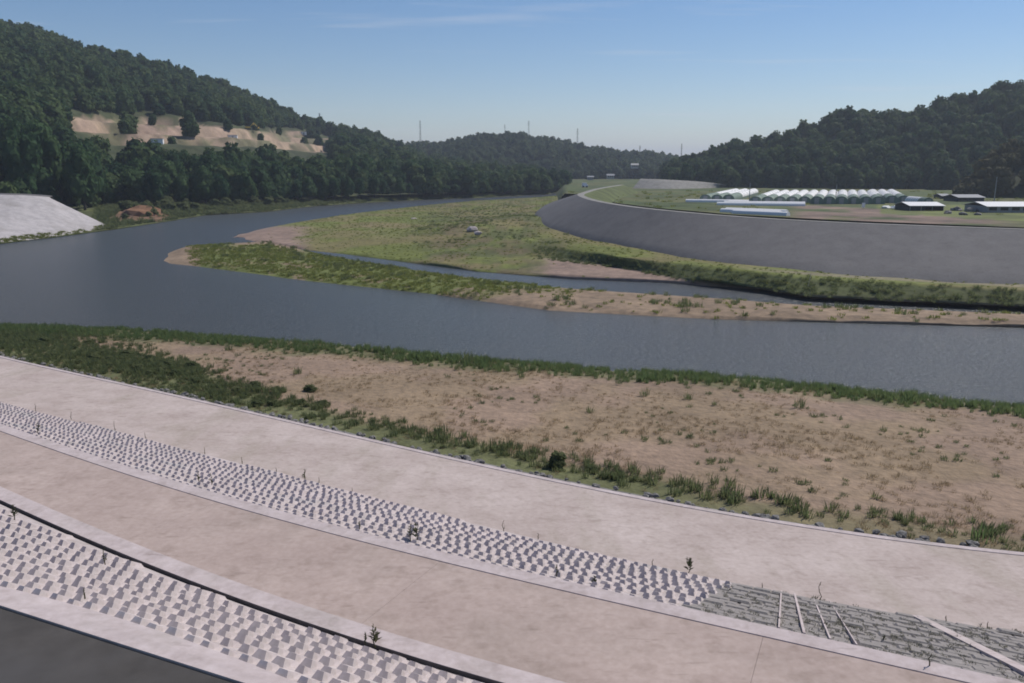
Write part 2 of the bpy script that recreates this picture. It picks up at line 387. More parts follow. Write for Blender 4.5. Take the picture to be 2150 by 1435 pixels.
# ================================================================== LARGE STRUCTURE
# ground and water
P = np.array([[[-6000., -300., -2.], [-6000., 9000., -2.]], [[6000., -300., -2.], [6000., 9000., -2.]]])
grid_obj('ground', P, 'ground', np.full((2, 2, 3), (.09, .10, .05)))
nx, ny = 60, 90
xs = np.linspace(-700, 420, nx); ys = 36 + np.linspace(0, 1, ny) ** 1.6 * 900
P = np.stack([*np.meshgrid(xs, ys, indexing='ij'), np.zeros((nx, ny))], -1)
tag(grid_obj('river_water', P, 'water'), kind='structure')

# --- the closing levee under the camera: break lines read from the photograph, each on its level
def curve(pts, z, deg=3, x0=None, x1=None, n=160):
    """smooth plan curve through back-projected points, carried on straight beyond them"""
    pts = np.array(pts, float); w_ = at(pts[:, 0], pts[:, 1], np.full(len(pts), z))
    a = w_[-1, :2] - w_[0, :2]; a /= np.linalg.norm(a); b_ = np.array([-a[1], a[0]])
    s = (w_[:, :2] - w_[0, :2]) @ a; h = (w_[:, :2] - w_[0, :2]) @ b_
    c = np.polyfit(s, h, deg); dc = np.polyder(c)
    lo = s.min(); hi = s.max(); ss = np.linspace(lo - 30, hi + 25, n)
    sc_ = np.clip(ss, lo, hi); hh = np.polyval(c, sc_) + np.polyval(dc, sc_) * (ss - sc_)
    xy = w_[0, :2] + ss[:, None] * a + hh[:, None] * b_
    return np.concatenate([xy, np.full((n, 1), z)], 1)
def nearest(A, B):
    """for each point of polyline A the closest point of polyline B, kept in order"""
    out = []
    for p in A:
        d0 = B[:-1, :2]; e = B[1:, :2] - d0; t_ = np.clip(((p[:2] - d0) * e).sum(1) / (e * e).sum(1), 0, 1)
        q = d0 + e * t_[:, None]; k = np.argmin(((q - p[:2]) ** 2).sum(1)); out.append([*q[k], B[k, 2] * (1 - t_[k]) + B[k + 1, 2] * t_[k]])
    return np.array(out)
def offset(A, d, dz=0.0):
    tn = np.gradient(A[:, :2], axis=0); tn /= np.linalg.norm(tn, axis=1)[:, None]
    o = A.copy(); o[:, 0] += -tn[:, 1] * d; o[:, 1] += tn[:, 0] * d; o[:, 2] += dz
    return o
Z0, Z2, Z4, Z5 = 9.0, 6.0, 3.3, 2.6
L0 = curve([(0, 1274), (182, 1330), (333, 1382), (500, 1432)], Z0, 2)
L1 = curve([(0, 1230), (121, 1264), (242, 1293), (400, 1348), (560, 1408)], Z0 - .05, 2)
L2 = curve([(0, 1058), (212, 1151), (364, 1212), (485, 1264), (600, 1307), (734, 1340), (885, 1390), (1000, 1432)], Z2, 3)
L3 = curve([(0, 891), (110, 928), (214, 965), (402, 1019), (502, 1052), (600, 1078), (801, 1129), (1002, 1180), (1170, 1216), (1320, 1250), (1497, 1296), (1631, 1322), (1815, 1357), (1966, 1394), (2117, 1431)], Z2 - .05, 4)
L4 = curve([(0, 848), (100, 868), (241, 908), (419, 951), (600, 996), (767, 1042), (935, 1084), (1052, 1114), (1320, 1174), (1430, 1200), (1644, 1243), (1765, 1266), (1932, 1300), (2150, 1327)], Z4, 4)
L5 = curve([(0, 749), (117, 774), (288, 814), (469, 854), (720, 908), (925, 955), (1303, 1044), (1430, 1060), (1631, 1092), (1765, 1112), (1932, 1139), (2150, 1164)], Z5, 4)
def slabs(parent, P, every, mat, gap=.012):
    """concrete slabs with real joints over a strip's bed"""
    s_ = np.concatenate([[0], np.cumsum(np.linalg.norm(np.diff(P[:, P.shape[1] // 2], axis=0), axis=1))]); k = 0
    while (k + 1) * every < s_[-1]:
        ss = np.linspace(k * every + gap, (k + 1) * every - gap, 7); k += 1
        Q = np.stack([[[np.interp(q, s_, P[:, j, c]) for c in range(3)] for j in range(P.shape[1])] for q in ss])
        qx_, qy_ = project(Q)
        if qx_.max() < -350 or qx_.min() > 2500: continue
        Q[..., 2] += .02
        lo = Q[[0, -1]].copy(); lo[..., 2] -= .05
        obj('slab', mesh('slab', np.concatenate([lo[:1], Q, lo[1:]]).reshape(-1, 3), grid_faces(9, P.shape[1]), mat), parent)
def strip(name, A, B, mat, nv=3, kind='structure', drop=None):
    P = np.stack([A * (1 - t_) + B * t_ for t_ in np.linspace(0, 1, nv)], 1)
    return grid_obj(name, P, mat, smooth_=True, kind=kind), P
# crest road, its kerb
A0 = offset(L0, -26)
strip('crest_road', A0, offset(L0, -.05, .0), 'asphalt', 3)
k1 = nearest(L0, L1)
KP = np.stack([offset(L0, -.045, -.25), offset(L0, 0, -.25), offset(L0, .005, .02), k1 * .5 + L0 * .5 + np.array([0, 0, .02]), k1, k1 + np.array([0, 0, -.06])], 1)
grid_obj('crest_kerb', KP, 'concrete_kerb', smooth_=False)
# upper slope bed
L2n = nearest(L1, L2)
upper_bed, UP = strip('upper_slope', L1 + np.array([0, 0, -.05]), L2n + np.array([0, 0, -.02]), 'concrete_bed', 8)
# gutter (real channel) and berm
g = [offset(L2, 0, -.02), offset(L2, .02, -.12), offset(L2, .11, -.12), offset(L2, .12, .02)]
grid_obj('gutter_channel', np.stack(g, 1), 'gutter', smooth_=False)
grid_obj('gutter_kerb', np.stack([offset(L2, .12, .01), offset(L2, .13, .025), offset(L2, .70, .025), offset(L2, .72, -.05)], 1), 'concrete_kerb', smooth_=False)
b0 = offset(L2, .71); b1 = nearest(b0, offset(L3, -.5))
berm, BP = strip('berm_road', b0 - np.array([0, 0, .02]), b1 - np.array([0, 0, .02]), 'concrete_joint', 8); slabs(berm, BP, 9.0, 'concrete_berm', .004)
l3i = offset(L3, -.5)
grid_obj('berm_kerb', np.stack([offset(l3i, 0, -.05), offset(l3i, .02, .02), offset(L3, 0, .03), offset(L3, .03, -.20)], 1), 'concrete_kerb', smooth_=False)
# lower slope bed
L4n = nearest(L3, L4)
kx = int(np.argmin(np.abs(project(L3)[0] - 1420)))
lower_bed, LP = strip('lower_slope', (L3 + np.array([0, 0, -.06]))[:kx + 1], (L4n + np.array([0, 0, -.02]))[:kx + 1], 'concrete_bed', 8)
weathered_bed, _ = strip('weathered_slope', (L3 + np.array([0, 0, -.06]))[kx:], (L4n + np.array([0, 0, -.02]))[kx:], 'mossy_block', 8)
# apron with a lip on its river side
L5n = nearest(L4, L5); L5n[:, 2] = Z5
apron, AP = strip('apron', offset(L4, -.3, .0), L5n, 'concrete_apron', 10)
grid_obj('apron_lip', np.stack([offset(L5, -.28, .0), offset(L5, -.27, .05), offset(L5, 0, .05), offset(L5, .03, -.5)], 1), 'concrete_kerb', smooth_=False)

# near bank of sand between apron and river
W1 = line([(-700, 700), (0, 690), (200, 690), (420, 705), (700, 729), (1000, 758), (1300, 780), (1600, 801), (1900, 835), (2150, 856), (2700, 920)])
def L5line(): 
    qx, qy = project(L5); o = np.argsort(qx); return line(np.stack([qx[o], qy[o]], 1)[::4])
L5l = L5line()
px = np.linspace(-350, 2500, 330)
mid = lambda x: L5l(x) * .30 + W1(x) * .70
P = loft(px, [(lambda x: L5l(x) + 6, Z5 - .45), (lambda x: L5l(x) * .85 + W1(x) * .15, 2.0), (mid, 1.25), (lambda x: W1(x) - 1, .6), (lambda x: W1(x) + 3, -.1), (lambda x: W1(x) - 6, -.8)], [6, 26, 16, 4, 2])
x_, y_ = P[..., 0], P[..., 1]
P[:, 1:-3, 2] += ((vnoise(x_, y_, 6, 1) - .5) * .35 + (vnoise(x_, y_, 1.5, 2, 2) - .5) * .12)[:, 1:-3]
n1_ = vnoise(x_, y_, 7, 5); n2_ = vnoise(x_, y_, 2.2, 6)
qx, qy = project(P)
sandc = np.array((.265, .190, .140)); dryc = np.array((.245, .183, .115)); greenc = np.array((.125, .132, .062)); mudc = np.array((.20, .155, .13))
f_dry = smooth((n1_ - .42) / .2)[..., None]; T = sandc * (1 - f_dry * .7) + dryc * f_dry * .7
f_m = smooth((vnoise(x_, y_, 9, 15) - .60) / .1)[..., None] * smooth((qx - 1300) / 500)[..., None] * .8; T = T * (1 - f_m) + mudc * f_m
fg = np.maximum(smooth((qy - (L5l(qx) - 34 - 30 * smooth((650 - qx) / 400) - 36 * n2_)) / 26) * (1 - .5 * smooth((qx - 1300) / 500)), smooth(((W1(qx) + 12 + 26 * n2_) - qy) / 14) * .8)
fg = np.maximum(fg, smooth((190 - qx + 120 * (n2_ - .5)) / 90) * 1.0)
fg = fg[..., None]; T = T * (1 - fg) + greenc * fg
grid_obj('sand_bank', P, 'sand', T); SAND = P

# flood plain on the far side with its grassy terrace
F1 = line([(470, 500), (520, 507), (600, 519), (640, 527), (720, 535), (1000, 572), (1200, 588), (1400, 596), (1600, 610), (1700, 628), (2150, 648), (2700, 690)])
BB = line([(470, 495), (640, 498), (900, 520), (1100, 538), (1180, 545), (1300, 560), (1450, 588), (1600, 606), (1700, 622), (2150, 643), (2700, 684)])
BT = line([(470, 493), (640, 480), (900, 495), (1100, 512), (1150, 516), (1300, 540), (1450, 556), (1600, 574), (1700, 582), (1900, 594), (2150, 607), (2700, 640)])
F2 = line([(470, 489), (520, 485), (650, 462), (750, 447), (900, 430), (1000, 421), (1130, 414), (1200, 408), (1300, 500), (1500, 535), (1750, 560), (2150, 580), (2700, 600)])
px = np.concatenate([np.linspace(470, 1300, 150), np.linspace(1306, 2600, 150)])
ramp = lambda x, a, b, v0, v1: v0 + (v1 - v0) * smooth((x - a) / (b - a))
P = loft(px, [(lambda x: F1(x) + 2, -.25), (lambda x: F1(x) - 5, .25), (BB, lambda x: ramp(x, 470, 800, .35, .7)), (BT, lambda x: ramp(x, 800, 1300, .9, 2.3)), (lambda x: F2(x) + 2, lambda x: np.where(x > 1200, ramp(x, 1200, 1300, .6, 1.9), ramp(x, 470, 1100, .4, .8))), (lambda x: F2(x), lambda x: np.where(x > 1250, 1.8, -.3))], [2, 8, 6, 26, 2])
x_, y_ = P[..., 0], P[..., 1]
hump = np.exp(-((x_ - at(980, 490, 1)[0]) / 14) ** 2 - ((y_ - at(980, 490, 1)[1]) / 16) ** 2) * 1.6 + np.exp(-((x_ - at(1090, 470, 1)[0]) / 10) ** 2 - ((y_ - at(1090, 470, 1)[1]) / 20) ** 2) * 1.5
P[:, 2:-2, 2] += ((vnoise(x_, y_, 12, 21) - .5) * .7 + hump)[:, 2:-2]
qx, qy = project(P); n1_ = vnoise(x_, y_, 14, 25); n2_ = vnoise(x_, y_, 5, 26)
g1 = np.array((.14, .16, .04)); g2 = np.array((.175, .155, .065)); gd = np.array((.085, .095, .035)); sp_ = np.array((.25, .18, .145))
f_ = smooth((n1_ - .4) / .2)[..., None]; T = g1 * (1 - f_) + g2 * f_
f_ = (smooth((vnoise(x_, y_, 7, 27) - .46) / .12) * smooth((qx - 830) / 100) * smooth((1250 - qx) / 120))[..., None] * .85; T = T * (1 - f_) + gd * f_
f_ = (smooth((vnoise(x_, y_, 6, 28) - .52) / .1) * smooth((qx - 860) / 80) * smooth((1180 - qx) / 100))[..., None] * .6; T = T * (1 - f_) + np.array((.17, .125, .075)) * f_
f_ = (smooth((qy - BT(qx) - 1) / 4) * smooth((BB(qx) + 4 - qy) / 4) * smooth((qx - 1120) / 60))[..., None] * .9; T = T * (1 - f_) + np.array((.075, .09, .036)) * f_
# sand spit along the side channel, and bare tip
f_ = np.maximum(smooth((qy - (BB(qx) - 2)) / 6) * smooth((qx - 1060 - 80 * n2_) / 60) * smooth((qy - BB(qx) + 8) / 8), smooth((640 + 60 * n2_ - qx) / 60) * smooth((qy - 470) / 10))[..., None]
T = T * (1 - f_) + sp_ * f_
f_ = (inpoly(qx, qy, [(760, 470), (880, 470), (870, 500), (790, 500)]) * .6 * n1_)[..., None]; T = T * (1 - f_) + np.array((.22, .17, .10)) * f_
tr_ = smooth((qx - 1500) / 200) * smooth((BT(qx) - 2 - qy) / 3) * smooth((qy - BT(qx) + 12) / 4) * .7
T = T * (1 - tr_[..., None]) + np.array((.24, .20, .15)) * tr_[..., None]
P[..., 2] = -.3 + (P[..., 2] + .3) * (.2 + .8 * smooth((px - 470) / 110))[:, None]
grid_obj('flood_plain', P, 'ground', T); FLOOD = P

# island between channel and side channel
I1 = line([(328, 545), (345, 556), (400, 562), (600, 592), (900, 621), (1150, 657), (1500, 675), (2150, 690), (2700, 715)])
I2 = line([(328, 541), (345, 528), (400, 514), (560, 503), (600, 512), (650, 526), (720, 540), (900, 570), (1000, 583), (1200, 604), (1500, 624), (1700, 640), (2150, 658), (2700, 700)])
px = np.concatenate([np.linspace(328, 420, 24), np.linspace(426, 2600, 260)])
P = loft(px, [(lambda x: I1(x) + 2, -.25), (lambda x: I1(x) * .8 + I2(x) * .2, .25), (lambda x: (I1(x) + I2(x)) / 2, .55), (lambda x: I1(x) * .1 + I2(x) * .9, .3), (lambda x: I2(x), -.3)], [2, 10, 10, 2])
x_, y_ = P[..., 0], P[..., 1]; P[:, 2:-2, 2] += ((vnoise(x_, y_, 5, 31) - .5) * .4)[:, 2:-2]
qx, qy = project(P); n1_ = vnoise(x_, y_, 8, 35); n2_ = vnoise(x_, y_, 3, 36)
f_ = np.maximum(smooth((qx - 900 - 260 * n1_ + (I1(qx) - qy) * -4 * 0) / 120 + (qy - (I1(qx) * .5 + I2(qx) * .5)) / 40), smooth((415 + 30 * n2_ - qx) / 20))
f_ = np.maximum(f_, smooth((n2_ - .58) / .1) * .8); f_ = np.maximum(f_, smooth((I2(qx) + 9 + 8 * n2_ - qy) / 5) * smooth((qx - 470) / 40) * smooth((660 - qx) / 60))
f_ = np.clip(f_, 0, 1)[..., None]
T = np.array((.125, .145, .042)) * (1 - f_) + (np.array((.245, .18, .125)) * (.85 + .3 * n1_[..., None])) * f_
P[..., 2] = -.3 + (P[..., 2] + .3) * (.25 + .75 * smooth((px - 328) / 70))[:, None]
grid_obj('river_island', P, 'ground', T); ISLE = P

# opposite levee with its dark face
FT = np.array([(1235, 405, 1.5), (1215, 410, 1.5), (1180, 418, 1.5), (1150, 428, 1.5), (1128, 440, 1.5), (1118, 455, 1.5), (1130, 476, 1.6), (1200, 499, 1.7), (1300, 521, 1.8), (1500, 556, 1.9), (1750, 580, 2.0), (2150, 601, 2.0), (2700, 630, 2.0)], float)
TP = np.array([(1300, 389, 8.6), (1272, 393, 8.6), (1245, 398, 8.6), (1224, 404, 8.6), (1212, 409, 8.6), (1217, 414, 8.6), (1242, 422, 8.6), (1290, 431, 8.5), (1370, 441, 8.4), (1540, 456, 8.1), (1770, 469, 7.9), (2150, 483, 7.6), (2700, 500, 7.4)], float)
def dens_poly(A, n):
    s = np.concatenate([[0], np.cumsum(np.linalg.norm(np.diff(A, axis=0), axis=1))]); u = np.linspace(0, len(A) - 1, n)
    i = np.clip(u.astype(int), 0, len(A) - 2); f = u - i
    a = A[np.clip(i - 1, 0, None)]; b_ = A[i]; c = A[i + 1]; d = A[np.clip(i + 2, None, len(A) - 1)]; f = f[:, None]
    return .5 * (2 * b_ + (c - a) * f + (2 * a - 5 * b_ + 4 * c - d) * f ** 2 + (3 * b_ - a - 3 * c + d) * f ** 3)
ft = dens_poly(at(FT[:, 0], FT[:, 1], FT[:, 2]), 150); tp = dens_poly(at(TP[:, 0], TP[:, 1], TP[:, 2]), 150)
P = np.stack([ft * (1 - t_) + tp * t_ for t_ in np.linspace(0, 1, 10)], 1)
P[:, 0, 2] -= .6
grid_obj('opposite_levee_face', P, 'dark_revetment')
sg = 1.0 if offset(tp, 1)[75, 1] > tp[75, 1] else -1.0
grid_obj('opposite_crest_road', np.stack([tp + np.array([0, 0, -.1]), offset(tp, sg * .05, .06), offset(tp, sg * 2.0, .06), offset(tp, sg * 2.2, -.2)], 1), 'crest_gravel', smooth_=False)
grid_obj('opposite_levee_back', np.stack([offset(tp, sg * 2.1, -.02), offset(tp, sg * 6, -1.5), offset(tp, sg * 9.5, -3.8)], 1), 'soil_far', np.full((150, 3, 3), (.10, .12, .045)))
LEVTOP = tp; LEVSG = sg

# fields behind it
ZF = 5.0
tx, ty = project(tp); o_ = np.argsort(tx[30:]) + 30
TL = line([(1170, 404), (1215, 406), (1245, 412), (1290, 424), (1370, 434), (1540, 449), (1770, 461), (2150, 476), (2700, 492)])
px = np.linspace(1165, 2700, 220)
P = loft(px, [(lambda x: TL(x) + 2, ZF), (lambda x: np.full(len(x), 371.), ZF)], [70])
for k in range(P.shape[1]):                       # even steps in depth
    t_ = (k / (P.shape[1] - 1)); a = at(px, TL(px) + 2, np.full(len(px), ZF)); b_ = at(px, np.full(len(px), 371.), np.full(len(px), ZF)); P[:, k] = a * (1 - t_ ** 1.8) + b_ * t_ ** 1.8
x_, y_ = P[..., 0], P[..., 1]; qx, qy = project(P); n1_ = vnoise(x_, y_, 18, 45); n2_ = vnoise(x_, y_, 5, 46)
T = np.array((.075, .10, .035)) * np.ones(P.shape); 
f_ = smooth((n1_ - .45) / .15)[..., None]; T = T * (1 - f_) + np.array((.11, .115, .045)) * f_
f_ = (smooth((qx - 1640) / 60) * smooth((qy - (428 + (qx - 1640) * .055) + 6 * n2_) / 6) * smooth((2160 - qx) / 120) * smooth((vnoise(x_, y_, 9, 47) - .25) / .2))[..., None]; T = T * (1 - f_) + np.array((.20, .145, .115)) * f_
f_ = (inpoly(qx, qy, [(1840, 430), (2700, 430), (2700, 480), (2150, 466), (1990, 455), (1850, 448)]) * .95)[..., None]; T = T * (1 - f_) + np.array((.13, .15, .045)) * f_
P[0, :, 2] = -.6; P[1, :, 2] = 1.2; P[2, :, 2] = 3.2
grid_obj('farmland', P, 'soil_far', T); FIELD = P

# left bank beyond the river, up to the wooded foot of the hill
WB = line([(-700, 600), (0, 512), (100, 500), (240, 482), (340, 467), (430, 452), (560, 445), (650, 434), (750, 427), (900, 419), (1000, 416), (1150, 408), (1185, 401), (1240, 392), (1300, 386)])
TB = line([(-700, 520), (0, 455), (150, 440), (240, 432), (340, 432), (480, 428), (640, 419), (800, 412), (1000, 405), (1150, 399), (1190, 394), (1240, 388), (1300, 383)])
px = np.linspace(-500, 1290, 220)
P = loft(px, [(lambda x: WB(x) + 2, -.5), (WB, .1), (lambda x: WB(x) * .6 + TB(x) * .4, lambda x: ramp(x, 300, 1000, 1.3, .7)), (TB, lambda x: ramp(x, 200, 1100, 3.0, 1.5))], [1, 8, 8])
x_, y_ = P[..., 0], P[..., 1]; P[:, 2:, 2] += (vnoise(x_, y_, 8, 51)[:, 2:] - .5) * 1.0
qx, qy = project(P); n1_ = vnoise(x_, y_, 9, 55)
T = np.array((.065, .085, .03)) * (1 - n1_[..., None]) + np.array((.09, .095, .04)) * n1_[..., None]
f_ = (inpoly(qx, qy, [(225, 462), (262, 436), (300, 436), (365, 456), (330, 466)]))[..., None] * .9; T = T * (1 - f_) + np.array((.20, .115, .075)) * f_
grid_obj('far_river_bank', P, 'soil_far', T); LBANK = P

# white revetment slope on the left, an end face of a levee
a = at([-420, -200, 0, 100, 160, 243], [580, 545, 513, 501, 493, 480], [0.] * 6)
bt = atd([-420, -200, 0, 60, 100, 105], [396, 403, 409, 411, 414, 416], [214., 218., 222., 226., 230., 232.])
a = dens_poly(a, 40); bt = dens_poly(bt, 40); a[:, 2] -= .3
P = np.stack([a * (1 - t_) + bt * t_ for t_ in np.linspace(0, 1, 8)] + [bt + np.array([0, .4, .25]), bt + np.array([-2, 5, .2]), bt + np.array([-8, 18, -6])], 1)
grid_obj('white_levee_slope', P[:, :8], 'white_revetment'); 
grid_obj('white_levee_crest', P[:, 7:], 'dark_revetment', smooth_=False); WLEV = P

# ------------------------------------------------------------------ hills
QUARRY = [[(130, 240), (300, 245), (405, 249), (440, 262), (520, 272), (640, 276), (700, 295), (690, 322), (600, 312), (480, 305), (330, 300), (240, 300), (150, 272)]]
def hill(name, sky_, base_, dz, px, back=160, nv=40, tree=9.0, seed=1, rough=6.0, power=.8, quarry=None):
    """base line on the ground, ridge on the skyline at its own distance; beyond the ridge it falls away"""
    sk = line([(a, b_) for a, b_, _ in sky_]); sdist = line([(a, c) for a, _, c in sky_])
    bs = line([(a, b_) for a, b_ in base_])
    B = at(px, bs(px), np.full(len(px), dz)); S = atd(px, sk(px), sdist(px)); S[:, 2] -= tree * .75
    rows = []
    for t_ in np.linspace(0, 1, nv):
        q = B * (1 - t_) + S * t_; q[:, 2] = B[:, 2] + (S[:, 2] - B[:, 2]) * (1 - (1 - t_) ** (1 / power)) if power < 1 else q[:, 2]; rows.append(q)
    for k, (dd, f) in enumerate(((.25, .93), (.5, .75), (1, .3), (1.4, 0))):
        q = S.copy(); dirx = S[:, :2] / np.linalg.norm(S[:, :2], axis=1)[:, None]; q[:, :2] += dirx * back * dd; q[:, 2] = B[:, 2] + (S[:, 2] - B[:, 2]) * f; rows.append(q)
    P = np.stack(rows, 1)
    amp = np.ones(P.shape[1]); amp[0] = 0; amp[1] = .4; amp[nv - 2:nv + 1] = .12
    P[..., 2] += (vnoise(P[..., 0], P[..., 1], 70, seed) - .5) * 2 * rough * amp + (vnoise(P[..., 0], P[..., 1], 24, seed + 3, 2) - .5) * rough * .8 * amp
    T = np.ones(P.shape) * np.array((.05, .06, .028))
    qm = np.zeros(P.shape[:2])
    if quarry:
        qx, qy = project(P)
        for poly in quarry: qm = np.maximum(qm, inpoly(qx, qy, poly))
        k_ = np.ones(5) / 5
        sm = np.apply_along_axis(lambda r_: np.convolve(r_, k_, 'same'), 0, qm)
        zz = P[..., 2]; st = 6.5; stp = np.floor(zz / st) * st + st * smooth((zz / st - np.floor(zz / st) - .7) / .25)
        P[..., 2] = zz * (1 - sm) + stp * sm
        n_ = vnoise(P[..., 0], P[..., 1], 25, 77)[..., None]; n2 = vnoise(P[..., 0], P[..., 1] * .5, 12, 78)[..., None]
        e = np.array((.31, .215, .18)) * (1 - n_) + np.array((.30, .235, .16)) * n_
        gr = smooth((n2 - .47) / .10) * .85; e = e * (1 - gr) + np.array((.10, .105, .055)) * gr
        T = T * (1 - qm[..., None]) + e * qm[..., None]
    grid_obj(name, P, 'soil_far', T)
    return P, qm
HL, HLQ = hill('left_hill', [(-900, -40, 640), (-300, -20, 640), (0, 42, 640), (60, 58, 650), (200, 98, 660), (300, 128, 680), (400, 152, 700), (480, 180, 720), (540, 205, 740), (600, 232, 760), (650, 250, 770), (700, 270, 780), (740, 272, 790), (780, 280, 790), (820, 300, 800), (850, 312, 800), (900, 335, 790), (1000, 345, 790), (1100, 355, 800), (1190, 372, 820)],
          [(-900, 520), (-300, 470), (0, 448), (150, 438), (240, 430), (340, 430), (480, 426), (640, 417), (800, 410), (1000, 404), (1150, 398), (1190, 393)], 3.0, np.linspace(-700, 1190, 230), nv=70, seed=5, quarry=QUARRY, tree=15)
HM, _ = hill('middle_hill', [(780, 312, 1000), (850, 302, 1000), (870, 298, 1000), (930, 297, 1000), (970, 287, 1000), (1030, 278, 1000), (1090, 279, 1000), (1130, 288, 1000), (1190, 297, 1010), (1240, 312, 1020), (1300, 319, 1030), (1380, 322, 1050), (1430, 328, 1060), (1500, 340, 1080)],
          [(780, 378), (1500, 376)], 5.0, np.linspace(780, 1520, 110), nv=30, seed=9, tree=15)
HR, _ = hill('right_hill', [(1390, 342, 640), (1425, 330, 640), (1480, 312, 630), (1510, 300, 620), (1560, 290, 610), (1620, 282, 600), (1690, 265, 590), (1760, 236, 580), (1800, 230, 580), (1860, 232, 570), (1900, 228, 570), (1950, 212, 560), (2030, 190, 560), (2100, 170, 560), (2150, 165, 560), (2400, 140, 560), (2800, 150, 560)],
          [(1390, 388), (1450, 393), (1600, 395), (1900, 398), (2200, 402), (2800, 410)], ZF, np.linspace(1395, 2760, 190), nv=44, seed=12, tree=18)
HS, _ = hill('right_spur', [(2005, 402, 330), (2035, 385, 335), (2060, 345, 340), (2090, 322, 340), (2150, 296, 345), (2300, 260, 350), (2800, 250, 360)],
          [(2005, 414), (2150, 417), (2800, 425)], ZF, np.linspace(2012, 2760, 70), nv=20, seed=15, back=60, rough=2.5, tree=8)

# ================================================================== OBJECTS
# ------------------------------------------------------------------ revetment blocks
def bump_mesh(name, wx, wy, tx, ty, h, tail=.0):
    v = [(-wx / 2, -wy / 2, -.03), (wx / 2, -wy / 2, -.03), (wx / 2, wy / 2, -.03), (-wx / 2, wy / 2, -.03),
         (-tx / 2, -ty / 2 - tail * (wy - ty) * .35, h), (tx / 2, -ty / 2 - tail * (wy - ty) * .35, h), (tx / 2, ty / 2, h * (1 - .6 * tail)), (-tx / 2, ty / 2, h * (1 - .6 * tail))]
    return v, [(0, 1, 5, 4), (1, 2, 6, 5), (2, 3, 7, 6), (3, 0, 4, 7), (4, 5, 6, 7)]
def lay_blocks(parent, A, B, pitch, rowp, h, mat, keep, name='block', stag=.5, margin=.25, blen=.5, jit=.018, seed=4):
    """staggered projecting blocks over the slope between break lines A and B: largest 300 as parts, the rest as one part"""
    r = np.random.default_rng(seed)
    s = np.concatenate([[0], np.cumsum(np.linalg.norm(np.diff(A, axis=0), axis=1))])
    nfull = int(s[-1] / pitch); items = []
    for i in range(nfull):
        for j in range(60):
            ss = (i + (stag if j % 2 else 0) + .16 * math.sin(j * 2.7)) * pitch
            if ss < 0: continue
            if ss >= s[-1]: break
            a = np.array([np.interp(ss, s, A[:, k]) for k in range(3)]); b_ = np.array([np.interp(ss, s, B[:, k]) for k in range(3)])
            ln = np.linalg.norm(b_ - a); t_ = margin + j * rowp
            if t_ > ln - margin: break
            p = a + (b_ - a) * t_ / ln + np.array([*r.normal(0, jit, 2), 0])
            qx, qy = project(p)
            if not (-260 < qx < 2400 and qy < 1620): continue
            if not keep(qx, qy): continue
            dn = (b_ - a) / ln; k0 = max(0, min(len(s) - 2, np.searchsorted(s, ss) - 1)); tg = A[k0 + 1] - A[k0]; tg = tg - dn * (tg @ dn); tg /= np.linalg.norm(tg)
            nn = np.cross(tg, dn); 
            if nn[2] < 0: nn = -nn
            inside = (-5 < qx < 2155) and (qy < 1440)
            items.append((np.linalg.norm(p - np.array([0, 0, HC])) + (0 if inside else 1000), p, tg, dn, nn))
    items.sort(key=lambda q: q[0])
    v, f = bump_mesh(name, .62 * pitch, blen, .36 * pitch, blen * .55, h, .7)
    me = mesh(name, v, f, mat); big = MB(); V = np.array(v)
    for k, (_, p, tg, dn, nn) in enumerate(items):
        sc_ = 1 + r.normal() * .08
        if k < 290:
            o = obj(name, me, parent)
            M = Matrix(((tg[0], dn[0], nn[0], p[0]), (tg[1], dn[1], nn[1], p[1]), (tg[2], dn[2], nn[2], p[2]), (0, 0, 0, 1)))
            o.matrix_local = M @ Matrix.Diagonal((sc_, sc_, 1 + r.normal() * .06, 1))
        else:
            W = p + (V[:, :1] * tg + V[:, 1:2] * dn) * sc_ + V[:, 2:] * nn
            big.add(W, f)
    if big.v:
        o = big.build('far_blocks', mat, parent); o['kind'] = 'stuff'
    return len(items)
lay_blocks(upper_bed, L1 + np.array([0, 0, -.05]), L2n, .43, .68, .135, 'concrete_block', lambda x, y: True, margin=.30, blen=.50)
lay_blocks(lower_bed, L3 + np.array([0, 0, -.06]), L4n, .37, .64, .105, 'concrete_block', lambda x, y: x < 1420 + (1290 - y) * 2.0, margin=.28, blen=.44, seed=5)
